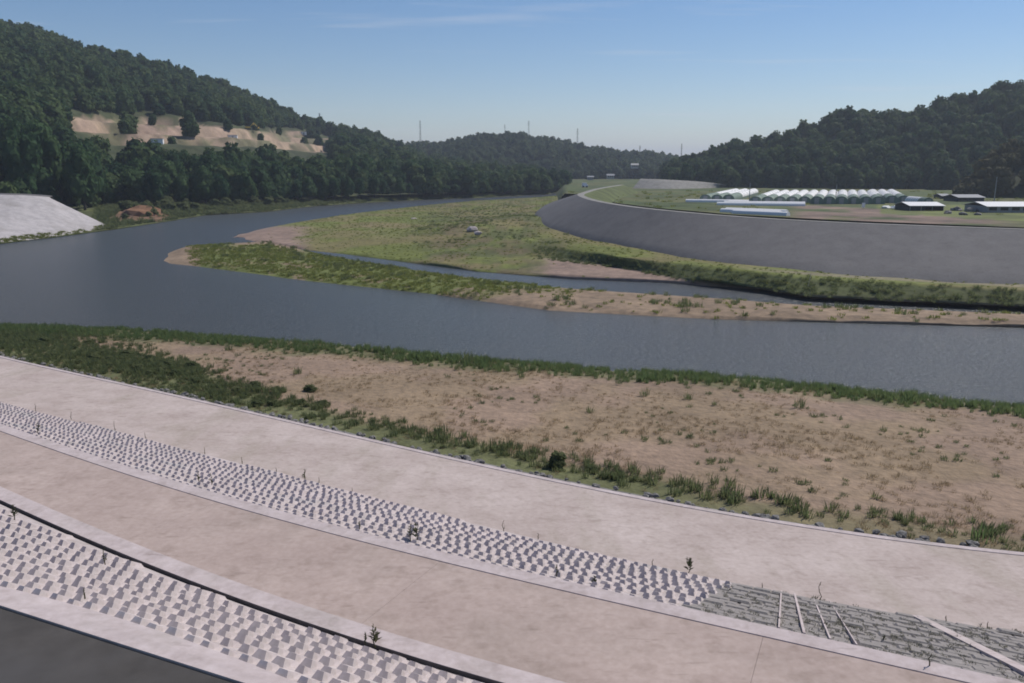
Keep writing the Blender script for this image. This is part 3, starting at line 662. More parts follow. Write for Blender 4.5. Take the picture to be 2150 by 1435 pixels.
# weathered flat blocks with raised ribs at the river-right end of the lower slope
def flat_blocks(parent, A, B, keep, seed=6):
    r = np.random.default_rng(seed); s = np.concatenate([[0], np.cumsum(np.linalg.norm(np.diff(A, axis=0), axis=1))]); items = []
    for i in range(int(s[-1] / .62)):
        for j in range(30):
            ss = (i + (.5 if j % 2 else 0)) * .62
            if ss >= s[-1]: break
            a = np.array([np.interp(ss, s, A[:, k]) for k in range(3)]); b_ = np.array([np.interp(ss, s, B[:, k]) for k in range(3)]); ln = np.linalg.norm(b_ - a); t_ = .3 + j * .5
            if t_ > ln - .2: break
            p = a + (b_ - a) * t_ / ln; qx, qy = project(p)
            if not keep(qx, qy): continue
            dn = (b_ - a) / ln; k0 = max(0, min(len(s) - 2, np.searchsorted(s, ss) - 1)); tg = A[k0 + 1] - A[k0]; tg = tg - dn * (tg @ dn); tg /= np.linalg.norm(tg); nn = np.cross(tg, dn); nn = nn if nn[2] > 0 else -nn
            items.append((np.linalg.norm(p) + (0 if qx < 2155 and qy < 1440 else 1000), p, tg, dn, nn))
    items.sort(key=lambda q: q[0])
    v, f = bump_mesh('weathered_block', .58, .46, .48, .37, .032); me = mesh('weathered_block', v, f, 'mossy_block'); V = np.array(v); big = MB()
    for k, (_, p, tg, dn, nn) in enumerate(items):
        p = p + nn * r.normal() * .02
        if k < 290:
            o = obj('weathered_block', me, parent)
            o.matrix_local = Matrix(((tg[0], dn[0], nn[0], p[0]), (tg[1], dn[1], nn[1], p[1]), (tg[2], dn[2], nn[2], p[2]), (0, 0, 0, 1))) @ Matrix.Rotation(r.normal() * .04, 4, 'Z')
        else: big.add(p + V[:, :1] * tg + V[:, 1:2] * dn + V[:, 2:] * nn, f)
    if big.v:
        o = big.build('far_weathered_blocks', 'mossy_block', parent); o['kind'] = 'stuff'
flat_blocks(weathered_bed, L3 + np.array([0, 0, -.06]), L4n, lambda x, y: x >= 1420 + (1290 - y) * 2.0 and x < 2500)

# ribs across the weathered slope
def on_slope(px_, f):
    """point on the lower slope, f = 0 at the berm, 1 at the apron, on the cross line that meets the berm at px_"""
    i = int(np.argmin(np.abs(project(L3)[0] - px_))); return (L3[i] + np.array([0, 0, -.06])) * (1 - f) + L4n[i] * f, i
def rib(p, q, wd, ht):
    p = Vector(p); q = Vector(q); d = (q - p).normalized(); sd_ = d.cross(Vector((0, 0, 1))).normalized(); up = sd_.cross(d)
    M = Matrix((( d.x, sd_.x, up.x, p.x), (d.y, sd_.y, up.y, p.y), (d.z, sd_.z, up.z, p.z), (0, 0, 0, 1)))
    return MB().box(0, (q - p).length, -wd / 2, wd / 2, -.05, ht, M).build('rib', 'concrete_kerb', weathered_bed)
for a_, b_, wd in ((( 1640, 1318), (1640, 1246), .05), ((1693, 1330), (1668, 1252), .07), ((1748, 1341), (1708, 1262), .045), ((1790, 1350), (1742, 1268), .035)):
    ia = int(np.argmin(np.abs(project(L3)[0] - a_[0]))); pb = at(b_[0], b_[1], Z4)
    rib(L3[ia] + np.array([0, 0, -.04]), pb, wd * .9, .09)
ia = int(np.argmin(np.abs(project(L3)[0] - 2200))); rib(L3[ia] + np.array([0, 0, -.02]), at(1925, 1300, Z4), .30, .11)

# ------------------------------------------------------------------ riprap along the apron
rip = grid_obj('riprap', np.stack([offset(L5, .02, -.22), offset(L5, .7, -.30), offset(L5, 1.5, -.55)], 1), 'stone')
r = np.random.default_rng(8); STN = []
for k in range(6):
    v, f = ico(1); v = v * r.uniform(.65, 1.2, (len(v), 1)) * np.array([1, .75, .6]); STN.append(mesh('stone', v, f, 'stone'))
qx5 = project(L5)[0]; cand = [i for i in range(len(L5)) if -60 < qx5[i] < 2230]
for k in range(285):
    u = r.uniform(cand[0], cand[-1] - 1); i = int(u); p = L5[i] * (1 - u + i) + L5[i + 1] * (u - i); tn_ = L5[i + 1] - L5[i]; tn_ = tn_ / np.linalg.norm(tn_)
    dd = r.uniform(.12, 1.25); s_ = r.uniform(.12, .30)
    obj('stone', STN[k % 6], rip, (p[0] - tn_[1] * dd, p[1] + tn_[0] * dd, p[2] - .22 - .12 * dd + s_ * .2), (r.normal() * .2, r.normal() * .2, r.random() * 6.3), (s_, s_, s_))

# ------------------------------------------------------------------ forest on the hills
def height(P):
    A = P.reshape(-1, 3)
    def f(x, y):
        k = np.argmin((A[:, 0] - x) ** 2 + (A[:, 1] - y) ** 2); return A[k, 2]
    return f
def forest(name, P, spacing, protos_, label, size=(8, 11), dens=None, seed=1, nvmax=None):
    Q = P if nvmax is None else P[:, :nvmax]
    a, b_, c, d = Q[:-1, :-1], Q[1:, :-1], Q[1:, 1:], Q[:-1, 1:]
    area = (np.linalg.norm(np.cross(c - a, d - b_), axis=-1) / 2).sum()
    n = int(area / spacing ** 2); pts = sample(Q, n, dens, seed); r_ = np.random.default_rng(seed + 50)
    sz = r_.uniform(size[0], size[1], len(pts)); hh = sz * r_.uniform(.8, 1.25, len(pts)); pts[:, 2] -= hh * .12
    return scatter(name, pts, np.stack([sz, sz, hh], 1), protos_, label, 'forest', seed, .06)
inq = lambda x, y, X, Y: np.where(np.any([inpoly(x, y - k, QUARRY[0]) for k in (-6, 0, 12, 24, 34, 44, 54)], axis=0), .012, 1.0)
forest('left_hill_forest', HL, 5.2, FOREST, 'dense dark green forest covering the big hill with the earth clearing', (5, 14), inq, 2, 73)
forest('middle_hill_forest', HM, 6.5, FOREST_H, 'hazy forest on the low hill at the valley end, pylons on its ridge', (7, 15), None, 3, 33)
forest('right_hill_forest', HR, 5.6, FOREST, 'dark forest on the long hill behind the polytunnels', (5, 14), None, 4, 47)
forest('right_spur_forest', HS, 5.0, FOREST_B, 'brownish olive woods on the low spur behind the sheds', (6, 9), None, 5, 22)

# ------------------------------------------------------------------ single trees along the far bank
TREES = []
for i in range(7):
    cm = crown_mesh('crown', 'bank_tree', 100 + i, 1100, 13, 1.0, .055, low=.05 if i % 2 else .0)
    tm = MB(); tm.tube((0, 0, -.08), (.01, .01, .45), .035, .022); tm.tube((.01, .01, .40), (.14, .05, .66), .018, .008); tm.tube((.01, .01, .35), (-.12, .08, .62), .018, .008); tm.tube((0, 0, .4), (-.02, -.12, .7), .016, .007)
    TREES.append((cm, mesh('trunk', tm.v, tm.f, 'bark')))
def tree(x, y, z, wd, ht, i, label, group):
    e = empty('broadleaf_tree', (x, y, z), r.random() * 6.28); e.scale = (wd, wd, ht); tag(e, label, 'tree', group)
    obj('crown', TREES[i][0], e); obj('trunk', TREES[i][1], e)
hz = height(HL); r = np.random.default_rng(11)
topl = line([(-200, 215), (0, 235), (80, 200), (150, 240), (205, 250), (215, 308), (300, 292), (430, 286), (520, 300), (620, 300), (750, 312), (850, 330), (950, 343), (1050, 362), (1150, 384), (1180, 390)])
x_ = 228.0; k = 0
while x_ < 1165:
    for row in range(3):
        xx = x_ + r.uniform(-9, 9) + row * 9; yb = float(TB(np.array(xx))) - 1; d0 = at(xx, yb, 3.0)[1]
        d = d0 + row * 15 + r.uniform(0, 7); b_ = atd(xx, 400, d); zz = max(hz(b_[0], b_[1]), 1.0)
        ztop = atd(xx, float(topl(np.array(xx))) + (2 - row) * 24 * (1 if xx < 1000 else .4) + ((14 if row < 2 else 26) if xx < 720 else 0) + r.uniform(-4, 16), d)[2]
        ht = np.clip(ztop - zz, 5, 24); wd = np.clip(ht * r.uniform(.62, .85), 6, 13)
        tree(b_[0], b_[1], zz - .3, wd, ht, k % 7, ('dark broadleaf tree in the ' + ('water side', 'middle', 'uphill')[row] + ' row of the riverbank belt, ' + ('below the hill clearing' if xx < 700 else 'towards the river bend')), 'trees of the riverbank belt'); k += 1
    x_ += 30 * (1.0 if x_ < 700 else .85)
for k2 in range(30):
    xx = r.uniform(-150, 200); d = r.uniform(262, 345); b_ = atd(xx, 430, d); zz = hz(b_[0], b_[1])
    if d < 285 and xx > 120: d += 20
    ztop = atd(xx, float(topl(np.array(xx))) + r.uniform(0, 90) + (345 - d) * .6, d)[2]; ht = np.clip(ztop - zz, 10, 30)
    tree(b_[0], b_[1], zz - .5, np.clip(ht * .6, 8, 15), ht, k2 % 7, ('tall dark tree crowded right behind the crest of the white revetment slope' if d < 305 else 'tall dark tree on the hill foot, uphill of those behind the white slope'), 'trees behind the white slope')

# ------------------------------------------------------------------ grasses
r = np.random.default_rng(21)
P = SAND
pts = sample(P, 42000, lambda qx, qy, x, y: np.clip(1.25 - np.abs(qy - (W1(qx) + 6)) / (9 + 8 * vnoise(x, y, 5, 3)), 0, 1) * (.05 + vnoise(x, y, 3, 8)) * .8 , 31)
pts = pts[pts[:, 2] > -.05]; hh = r.uniform(.35, .8, len(pts)) * (.45 + .9 * vnoise(pts[:, 0], pts[:, 1], 4, 77))
scatter('waterside_reeds', pts, np.stack([hh * .9, hh * .9, hh], 1), REED, 'band of green reeds along the sand bank at the water edge', 'reeds', 1, .1)
def d_edge(qx, qy, x, y):
    wd = 10 + 26 * vnoise(x, y, 6, 4) + 32 * smooth((700 - qx) / 500)
    return np.clip(1.2 - np.abs(L5l(qx) - 22 - wd * .5 - qy) / (wd * .55 + 8), 0, 1) * (.15 + vnoise(x, y, 2.5, 9)) * (1 - .55 * smooth((qx - 1400) / 600))
pts = sample(P, 24000, d_edge, 32); hh = r.uniform(.25, .6, len(pts)) * (.5 + 1.0 * vnoise(pts[:, 0], pts[:, 1], 4, 78))
scatter('apron_side_grass', pts, np.stack([hh, hh, hh], 1), REED_D, 'belt of rough dark grass growing along the stones beside the concrete apron', 'grass', 2, .1)
pts = sample(P, 17000, lambda qx, qy, x, y: np.maximum(smooth((165 - qx + 140 * (vnoise(x, y, 6, 12) - .5)) / 80) * .28, smooth((qy - (L5l(qx) - 62 - 34 * vnoise(x, y, 5, 13))) / 22) * smooth((640 - qx) / 250) * .55) * smooth((qy - W1(qx)) / 8), 33); hh = r.uniform(.22, .55, len(pts))
scatter('tall_bank_grass', pts, np.stack([hh, hh, hh], 1), REED_D, 'thick tall dark grass filling the narrow end of the sand bank', 'grass', 3, .1)
pts = sample(P, 2500, lambda qx, qy, x, y: np.clip(1.1 - np.abs(L5l(qx) - 46 - qy) / 30, 0, 1) * smooth((vnoise(x, y, 7, 14) - .45) / .1) * smooth((760 - qx) / 200) * .5, 34); hh = r.uniform(.3, .7, len(pts))
scatter('shrub_thicket', pts, np.stack([hh * 2.2, hh * 2.2, hh], 1), BUSH, 'low dark shrub thicket between the sand and the apron stones', 'shrubs', 4)
pts = sample(P, 52000, lambda qx, qy, x, y: smooth((vnoise(x, y, 4, 16) - .35) / .25) * (.35 + .65 * vnoise(x, y, 1.2, 17, 2)) * .36, 35); hh = r.uniform(.08, .22, len(pts)) * (.5 + vnoise(pts[:, 0], pts[:, 1], 9, 18))
scatter('dry_sand_grass', pts, np.stack([hh * 1.6, hh * 1.6, hh], 1), DRY, 'sparse dry straw coloured grass over the open sand', 'grass', 5, .15)
pts = sample(P, 5200, lambda qx, qy, x, y: smooth((vnoise(x, y, 5, 26) - .5) / .12) * .35, 36); hh = r.uniform(.12, .32, len(pts))
scatter('low_sand_weeds', pts, np.stack([hh * 1.6, hh * 1.6, hh], 1), REED_D, 'small scattered green weeds over the open sand', 'weeds', 6, .15)
# flood plain and island
P = FLOOD
def d_fl(qx, qy, x, y):
    sand = smooth((qy - (BB(qx) - 4)) / 5) * smooth((qx - 1050) / 60); tip = smooth((650 - qx) / 50)
    return np.clip((1 - sand) * (1 - tip), 0.04, 1) * (.3 + .7 * vnoise(x, y, 6, 41))
pts = sample(P, 15000, d_fl, 41); pts = pts[pts[:, 2] > .1]; hh = r.uniform(.10, .28, len(pts)) * (.5 + vnoise(pts[:, 0], pts[:, 1], 10, 42))
scatter('flood_plain_grass', pts, np.stack([hh * 1.8, hh * 1.8, hh], 1), MEAD, 'yellow green meadow grass on the flood plain below the dark levee', 'grass', 7, .1)
pts = sample(P, 40000, lambda qx, qy, x, y: np.maximum(((qy > BT(qx) + 2) & (qy < F1(qx) - 1) & (qy < BB(qx) + 5)) * smooth((qx - 1110) / 50) * .9, smooth((vnoise(x, y, 7, 44) - .55) / .1) * smooth((qx - 850) / 80) * smooth((qy - 440) / 20) * (qy < BB(qx)) * .18 * (1 - smooth((qx - 1200) / 150))), 42); hh = r.uniform(.3, .65, len(pts))
scatter('terrace_edge_grass', pts, np.stack([hh * 1.5, hh * 1.5, hh], 1), REED_D, 'dark rough grass on the steep edge of the flood plain terrace', 'grass', 8, .1)
P = ISLE
pts = sample(P, 9500, lambda qx, qy, x, y: np.clip(1 - smooth((qx - 880 - 300 * vnoise(x, y, 8, 35)) / 140 + (qy - (I1(qx) * .5 + I2(qx) * .5)) / 40), .10, 1) * smooth((qx - 385) / 30) * (1 - smooth((I2(qx) + 12 - qy) / 4) * (qx > 470) * (qx < 650)) * (.3 + .7 * vnoise(x, y, 3, 46)), 43); pts = pts[pts[:, 2] > .05]; hh = r.uniform(.2, .5, len(pts))
scatter('island_grass', pts, np.stack([hh * 1.5, hh * 1.5, hh], 1), MEAD, 'green grass covering the long low river island', 'grass', 9, .1)
pts = sample(P, 5000, lambda qx, qy, x, y: smooth((vnoise(x, y, 4, 48) - .5) / .1) * .22 * smooth((qx - 420) / 60), 44); pts = pts[pts[:, 2] > .05]; hh = r.uniform(.4, .9, len(pts))
scatter('island_dark_tufts', pts, np.stack([hh * 1.3, hh * 1.3, hh], 1), REED_D, 'darker tufts dotted over the river island', 'grass', 10, .1)
pts = sample(LBANK, 9000, lambda qx, qy, x, y: (qx > 200) * (.4 + .6 * vnoise(x, y, 9, 49)) * (1 - .9 * inpoly(qx, qy, [(225, 462), (262, 436), (300, 436), (365, 456), (330, 466)])), 45); pts = pts[pts[:, 2] > .2]; hh = r.uniform(.6, 1.6, len(pts))
scatter('far_bank_grass', pts, np.stack([hh * 1.8, hh * 1.8, hh], 1), REED_D, 'olive grass and scrub on the far bank under the trees', 'grass', 11, .1)
pts = sample(LBANK, 700, lambda qx, qy, x, y: (qx > 262) * (qy < WB(qx) - 12) * .8, 46); hh = r.uniform(1.5, 4, len(pts))
scatter('far_bank_scrub', pts, np.stack([hh * 1.4, hh * 1.4, hh], 1), BUSH, 'round scrub bushes at the foot of the far trees', 'shrubs', 12)
pts = sample(FIELD, 5000, lambda qx, qy, x, y: (y < 420) * (qy < 470) * (vnoise(x, y, 18, 45) > .45) * (1 - (qx > 1640) * (qy > 428 + (qx - 1640) * .055)), 47); hh = r.uniform(.4, 1.1, len(pts))
scatter('field_grass', pts, np.stack([hh * 2, hh * 2, hh], 1), MEAD, 'rough grass on the fields behind the dark levee', 'grass', 13, .1)

pts = sample(FLOOD, 9000, lambda qx, qy, x, y: inpoly(qx, qy, [(880, 462), (960, 440), (1060, 430), (1125, 440), (1135, 500), (1060, 520), (980, 500), (900, 490)]) * smooth((vnoise(x, y, 9, 61) - .46) / .08) * .6, 48); hh = r.uniform(.2, .5, len(pts))
scatter('flood_plain_scrub', pts, np.stack([hh * 2.0, hh * 2.0, hh], 1), REED_D, 'darker low scrub on the humps of the flood plain beside the levee end', 'shrubs', 14)
pts = sample(WLEV[:, :2], 2600, lambda qx, qy, x, y: np.full(len(qx), .5) * (vnoise(x, y, 6, 62) > .35), 49); pts = pts[pts[:, 2] < .9]; hh = r.uniform(.25, .6, len(pts))
scatter('white_slope_toe_grass', pts, np.stack([hh * 1.8, hh * 1.8, hh], 1), MEAD, 'thin grass along the water at the foot of the white revetment slope', 'grass', 15, .1)
Q = np.stack([L3[kx:], L4n[kx:]], 1); pts = sample(Q, 4200, lambda qx, qy, x, y: (vnoise(x, y, 1.5, 63) > .42) * .6 * (qx > 1480), 50); hh = r.uniform(.03, .075, len(pts))
scatter('slope_moss', pts, np.stack([hh * 2.2, hh * 2.2, hh], 1), WEEDT, 'low grey green moss and seedlings between the weathered slope blocks', 'moss', 16, .2)

# single clumps and bushes on the sand bank
def clump(px_, py_, hpx, protos_, k, label, group, nm='grass_clump', cat='grass clump', wf=1.0):
    p = at(px_, py_, 1.5); zz = height(SAND)(p[0], p[1]); p = at(px_, py_, zz); d = np.linalg.norm(p - np.array([0, 0, HC])); h_ = hpx * d / F
    o = obj(nm, protos_[k % len(protos_)].data, None, (p[0], p[1], p[2] - .03), (0, 0, k * 1.3), (h_ * wf, h_ * wf, h_)); return tag(o, label, cat, group)
for k, (a_, b_, h_) in enumerate([(980, 760, 30), (1095, 793, 16), (1238, 866, 18), (1352, 830, 20), (1445, 838, 18), (1425, 914, 14), (1680, 855, 24), (1300, 805, 14), (1840, 838, 20), (625, 785, 20), (480, 735, 16), (960, 775, 14), (1560, 812, 16), (1500, 850, 12), (1855, 905, 14)]):
    clump(a_, b_, h_, REED_D, k, 'single dark grass clump standing alone on the open sand bank', 'lone grass clumps on the sand')
clump(1168, 982, 42, BUSH, 0, 'bushy dark green shrub at the apron edge, midway along the concrete', None, 'bush', 'bush', 1.25)
clump(2062, 1140, 44, REED, 1, 'bright green grass tussock by the apron stones, standing apart on the bare sand', None, 'grass_tussock', 'tussock', 1.1)

# ------------------------------------------------------------------ weeds on the concrete
def weed(px_, py_, z, hpx, seed, label, group=None, bushy=.5):
    p = at(px_, py_, z); d = np.linalg.norm(p - np.array([0, 0, HC])); h_ = hpx * d / F; g_ = np.random.default_rng(seed)
    e = empty('weed', tuple(p), g_.random() * 6.3); tag(e, label, 'weed', group)
    mb_ = MB(); q = Vector((0, 0, -.03)); tips = []
    for k in range(4):
        n_ = Vector((g_.normal() * .05 * h_, g_.normal() * .05 * h_, h_ * (k + 1) / 4)); mb_.tube(q, n_, .012 * (1 - k * .18) + .004, .012 * (1 - (k + 1) * .18) + .004, 5); q = n_; tips.append(n_)
    mb_.build('stem', 'weed', e)
    lf = MB()
    for k in range(int(14 + 26 * bushy)):
        zz = h_ * g_.uniform(.15, 1.0); a_ = g_.random() * 6.3; l_ = h_ * g_.uniform(.10, .24) * (1.25 - zz / h_ * .8) * (.5 + bushy); c = Vector((0, 0, zz)); o_ = Vector((math.cos(a_), math.sin(a_), .5)) * l_; w_ = Vector((-math.sin(a_), math.cos(a_), 0)) * l_ * .22
        lf.add([c, c + o_ * .5 + w_, c + o_, c + o_ * .5 - w_], [(0, 1, 2, 3)])
    lf.build('foliage', 'weed', e)
def zslope(px_, py_):
    """level of the lower slope or its neighbours at a photo position"""
    lo, hi = 3.2, 6.2; qa = np.interp(px_, project(L3)[0], project(L3)[1]); qb = np.interp(px_, project(L4)[0], project(L4)[1]); t_ = np.clip((py_ - qb) / (qa - qb), 0, 1)
    P4, P3 = at(px_, qb, Z4), at(px_, qa, Z2); return Z4 + (Z2 - Z4) * t_
for k, (a_, b_, h_, bu) in enumerate([(241, 908, 22, .1), (305, 925, 16, .1), (150, 880, 14, .2), (75, 866, 16, .3), (430, 954, 14, .2), (508, 974, 14, .1), (1058, 1117, 26, .1), (1130, 1133, 14, .1), (740, 1036, 12, .1), (580, 992, 10, .2), (1600, 1236, 12, .1), (1985, 1312, 18, .2), (2072, 1322, 16, .2), (1370, 1186, 12, .1), (670, 1016, 14, .1)]):
    weed(a_, b_, Z4, h_, 300 + k, 'thin upright weed growing where the block slope meets the apron', 'thin weeds along the foot of the block slope', bu)
weed(640, 1009, Z4, 24, 401, 'short dark dense weed spike at the foot of the block slope', None, 1.0)
weed(1445, 1203, Z4, 32, 402, 'leafy pointed grey green weed at the foot of the block slope, widest of its row', None, 1.3)
weed(876, 1136, zslope(876, 1136), 42, 403, 'tall paired weed with pale stalk among the white blocks by the berm kerb', None, 1.0)
weed(862, 1134, zslope(862, 1134), 34, 404, 'dark weed beside the pale stalked one among the white blocks', None, .8)
weed(1720, 1260, Z4, 36, 405, 'thin twin stalked weed at the head of the ribs on the weathered slope', None, .1)
weed(82, 914, zslope(82, 914), 24, 406, 'black leaning weed among the small white blocks beside the berm kerb', None, .9)
weed(418, 1012, zslope(418, 1012), 22, 407, 'broad dark weed between blocks beside the berm kerb', None, 1.0)
weed(444, 1020, zslope(444, 1020), 26, 408, 'taller weed next to the broad dark one beside the berm kerb', None, .6)
weed(755, 1110, zslope(755, 1110), 16, 409, 'squat dark weed at the berm kerb below white blocks', None, 1.0)
weed(1168, 1212, zslope(1168, 1208), 26, 410, 'weed on the berm kerb at the end of the white blocks', None, .7)
weed(1248, 1228, zslope(1248, 1222), 20, 411, 'small green tufted weed on the berm kerb past the white blocks', None, 1.3)
weed(1855, 1350, zslope(1855, 1345), 16, 412, 'small green weed among the weathered grey blocks', None, 1.2)
weed(1952, 1396, Z2, 22, 413, 'lone thin stalk on the pale kerb below the weathered blocks', None, .1)
weed(221, 1186, 6.6, 36, 414, 'green leaning weed in the upper block slope beside the gutter', None, .3)
weed(788, 1358, 6.1, 48, 415, 'tall weed sprouting from the gutter edge with bushy base', None, .9)
weed(768, 1352, 6.1, 24, 416, 'small weed at the gutter beside the tall bushy one', None, .8)
weed(178, 1255, 8.6, 18, 417, 'small dry weed curled on the upper blocks near the crest kerb', None, .4)
weed(30, 1090, 6.8, 26, 418, 'dark sprawling weed on the upper blocks close to the gutter', None, 1.2)

# ------------------------------------------------------------------ polytunnels, sheds and houses on the fields
def arch(w_, h_, n=10, leg=.35):
    return [(-w_ / 2, 0)] + [(-w_ / 2 * math.cos(math.pi * k / n), h_ * leg + h_ * (1 - leg) * math.sin(math.pi * k / n)) for k in range(n + 1)] + [(w_ / 2, 0)]
def tunnel_proto(w_, h_, L):
    """parts of a polytunnel along +Y"""
    a_ = arch(w_, h_); n = len(a_); roof = MB(); side = MB()
    v = [(x, y, z) for y in (0, L) for x, z in a_]
    roof.add([(x, y, z) for y in (L * .30, L) for x, z in a_[1:-1]], [(k, k + 1, n - 2 + k + 1, n - 2 + k) for k in range(n - 3)])
    side.add([(x, y, z) for y in (0, L * .30) for x, z in a_[1:-1]], [(k, k + 1, n - 2 + k + 1, n - 2 + k) for k in range(n - 3)])
    for k in (0, n - 2): side.add([(a_[k][0], 0, a_[k][1]), (a_[k + 1][0], 0, a_[k + 1][1]), (a_[k + 1][0], L, a_[k + 1][1]), (a_[k][0], L, a_[k][1])], [(0, 1, 2, 3)])
    gab = MB().add([(x, .02, z) for x, z in a_], [tuple(range(n))]); gab2 = MB().add([(x, L - .02, z) for x, z in a_], [tuple(range(n))])
    hoop = MB()
    for y in np.arange(0, L + .1, L / 8):
        for k in range(n - 1): hoop.tube((a_[k][0] * 1.01, y, a_[k][1] * 1.01), (a_[k + 1][0] * 1.01, y, a_[k + 1][1] * 1.01), .03, n=4)
    dr = MB().box(-.7, .7, -.08, 0, 0, 2.0)
    return [('roof_film', roof, 'film'), ('side_netting', side, 'net_green'), ('end_wall', gab, 'net_green'), ('end_wall', gab2, 'net_green'), ('hoops', hoop, 'steel'), ('door', dr, 'steel')]
def build_parts(nm, parts, loc, rz, label, cat, group=None):
    e = empty(nm, loc, rz); tag(e, label, cat, group)
    for pn, mb_, mt in parts:
        o = mb_.build(pn, mt, e)
        if pn == 'hoops': o['kind'] = 'stuff'
    return e
x0, x1 = at(1500, 430, ZF)[0], at(1945, 430, ZF)[0]; yb = at(1700, 429, ZF)[1]; nT = 17; pit = (x1 - x0) / nT
t0 = build_parts('polytunnel', tunnel_proto(pit * .99, 2.5, 85), (0, 0, ZF), R(-22), 'white film polytunnel with green netted end in the long side by side row', 'polytunnel', 'polytunnels standing side by side')
for k in range(nT):
    o = t0 if k == 0 else copy_tree(t0)
    o.location = (x0 + pit * (k + .5), yb + (8 if k > 13 else (18 if k < 3 else 0)), ZF)
# low white covered rows in front
lowp = lambda L: [('cover', MB().add([(x, y, z) for y in (0, L) for x, z in arch(2.2, 1.0, 8, .1)], [(k, k + 1, 11 + k + 1, 11 + k) for k in range(10)]), 'film'),
                  ('end_sheet', MB().add([(x, .01, z) for x, z in arch(2.2, 1.0, 8, .1)], [tuple(range(11))]), 'film'), ('end_sheet', MB().add([(x, L - .01, z) for x, z in arch(2.2, 1.0, 8, .1)], [tuple(range(11))]), 'film')]
for k, (xa, xb, yy) in enumerate([(1505, 1690, 432), (1520, 1690, 429.5), (1530, 1695, 427.5), (1440, 1600, 425.5), (1515, 1640, 448), (1525, 1652, 446), (1540, 1655, 451)]):
    pa, pb = at(xa, yy - (1 if k < 4 else 2.5), ZF), at(xb, yy + (1 if k < 4 else 2.5), ZF); d_ = pb - pa
    build_parts('row_cover', lowp(float(np.linalg.norm(d_))), tuple(pa), math.atan2(d_[1], d_[0]) - math.pi / 2, 'long low white film row cover on the field in front of the polytunnels' if k < 4 else 'long low white film row cover on the brown soil next to the levee crest', 'row cover', 'row covers before the polytunnels' if k < 4 else 'row covers beside the levee crest')
def shed(xa, xb, yb_, hpx, depth, label, roof_mat='film', open_=True, wall='wall_dark', nm='farm_shed', pitch=.18, cat='shed'):
    pa, pb = at(xa, yb_, ZF), at(xb, yb_, ZF); L = pb[0] - pa[0]; h_ = hpx * pa[1] / F; e = empty(nm, tuple(pa)); tag(e, label, cat)
    rf = MB(); eh = h_ * .62; rd = h_ - eh
    for y0_, y1_, z0_, z1_ in ((-.5, depth / 2, eh, h_), (depth / 2, depth + .5, h_, eh)):
        rf.add([(-.4, y0_, z0_), (L + .4, y0_, z0_), (L + .4, y1_, z1_), (-.4, y1_, z1_), (-.4, y0_, z0_ - .12), (L + .4, y0_, z0_ - .12), (L + .4, y1_, z1_ - .12), (-.4, y1_, z1_ - .12)], [(0, 1, 2, 3), (7, 6, 5, 4), (0, 4, 5, 1), (1, 5, 6, 2), (2, 6, 7, 3), (3, 7, 4, 0)])
    rf.build('roof', roof_mat, e)
    wl = MB(); wl.box(0, L, depth - .15, depth, 0, eh); wl.box(0, .15, 0.02, depth - .16, 0, eh); wl.box(L - .15, L, 0.02, depth - .16, 0, eh)
    if not open_: wl.box(.16, L - .16, 0, .15, 0, eh)
    else: wl.box(.16, L * .45, 0.3, .45, 0, eh * .8)
    wl.build('wall', wall, e)
    np_ = max(3, int(L / 3))
    for k in range(np_ + 1):
        if open_: MB().box(-.08, .08, -.12, .0, 0, eh).build('post', 'steel', e, loc=(L * k / np_, 0, 0))
        elif k < np_:
            w1 = MB().box(.5, L / np_ - .5, -.05, 0, eh * .35, eh * .85).build('window', 'glass_dark', e, loc=(L * k / np_, 0, 0)); MB().box(.45, L / np_ - .45, -.08, 0, eh * .3, eh * .35).build('sill', 'steel', w1)
    return e
shed(1910, 1980, 443, 17, 9, 'open sided shed with bright white roof and dark interior, between polytunnels and rubble')
shed(2072, 2240, 447, 21, 11, 'long farm shed with bright white roof and grey walls below the brownish spur', wall='roof_grey', open_=False)
shed(2012, 2066, 424, 14, 10, 'low dark farmhouse with grey roof behind the white sheds', roof_mat='roof_grey', open_=False, nm='farmhouse', cat='house')
shed(1977, 1994, 418, 10, 6, 'tiny grey roofed hut in the dark trees behind the open shed', roof_mat='roof_grey', open_=False, nm='hut', cat='hut')
p = at(1948, 433, ZF); build_parts('small_polytunnel', tunnel_proto(3.4, 2.6, 12), tuple(p), 0, 'single small pale polytunnel arch behind the open white roofed shed', 'polytunnel')
# far slopes and houses up the valley
a = dens_poly(at([1328, 1400, 1470, 1530], [396, 397, 396, 394], [ZF] * 4), 16); b2 = dens_poly(atd([1345, 1400, 1470, 1522], [376, 378, 382, 388], [470., 465., 470., 475.]), 16)
grid_obj('far_levee_slope', np.stack([a * (1 - t_) + b2 * t_ for t_ in np.linspace(0, 1, 5)] + [b2 + np.array([1, 6, 0]), b2 + np.array([2, 22, -6])], 1), 'crest_gravel')
def house(px_, py_, wpx, hpx, dist, label, wall='wall_pale', roof='roof_grey'):
    p = atd(px_, py_, dist); wd = wpx * dist / F; h_ = hpx * dist / F; e = empty('house', tuple(p)); tag(e, label, 'house')
    MB().box(-wd / 2, wd / 2, 0, wd * .7, -1, h_ * .6).build('wall', wall, e)
    m_ = MB(); z0_, z1_ = h_ * .6, h_; a_ = wd / 2 + .5; d_ = wd * .7
    m_.add([(-a_, -.5, z0_), (a_, -.5, z0_), (a_, d_ + .5, z0_), (-a_, d_ + .5, z0_), (-a_, d_ / 2, z1_), (a_, d_ / 2, z1_)], [(0, 1, 5, 4), (2, 3, 4, 5), (1, 2, 5), (3, 0, 4), (3, 2, 1, 0)]); m_.build('roof', roof, e)
    for k in (-1, 0, 1):
        MB().box(-wd * .09, wd * .09, -.06, 0.0, h_ * .15, h_ * .45).build('window', 'glass_dark', e, loc=(k * wd * .3, 0, 0))
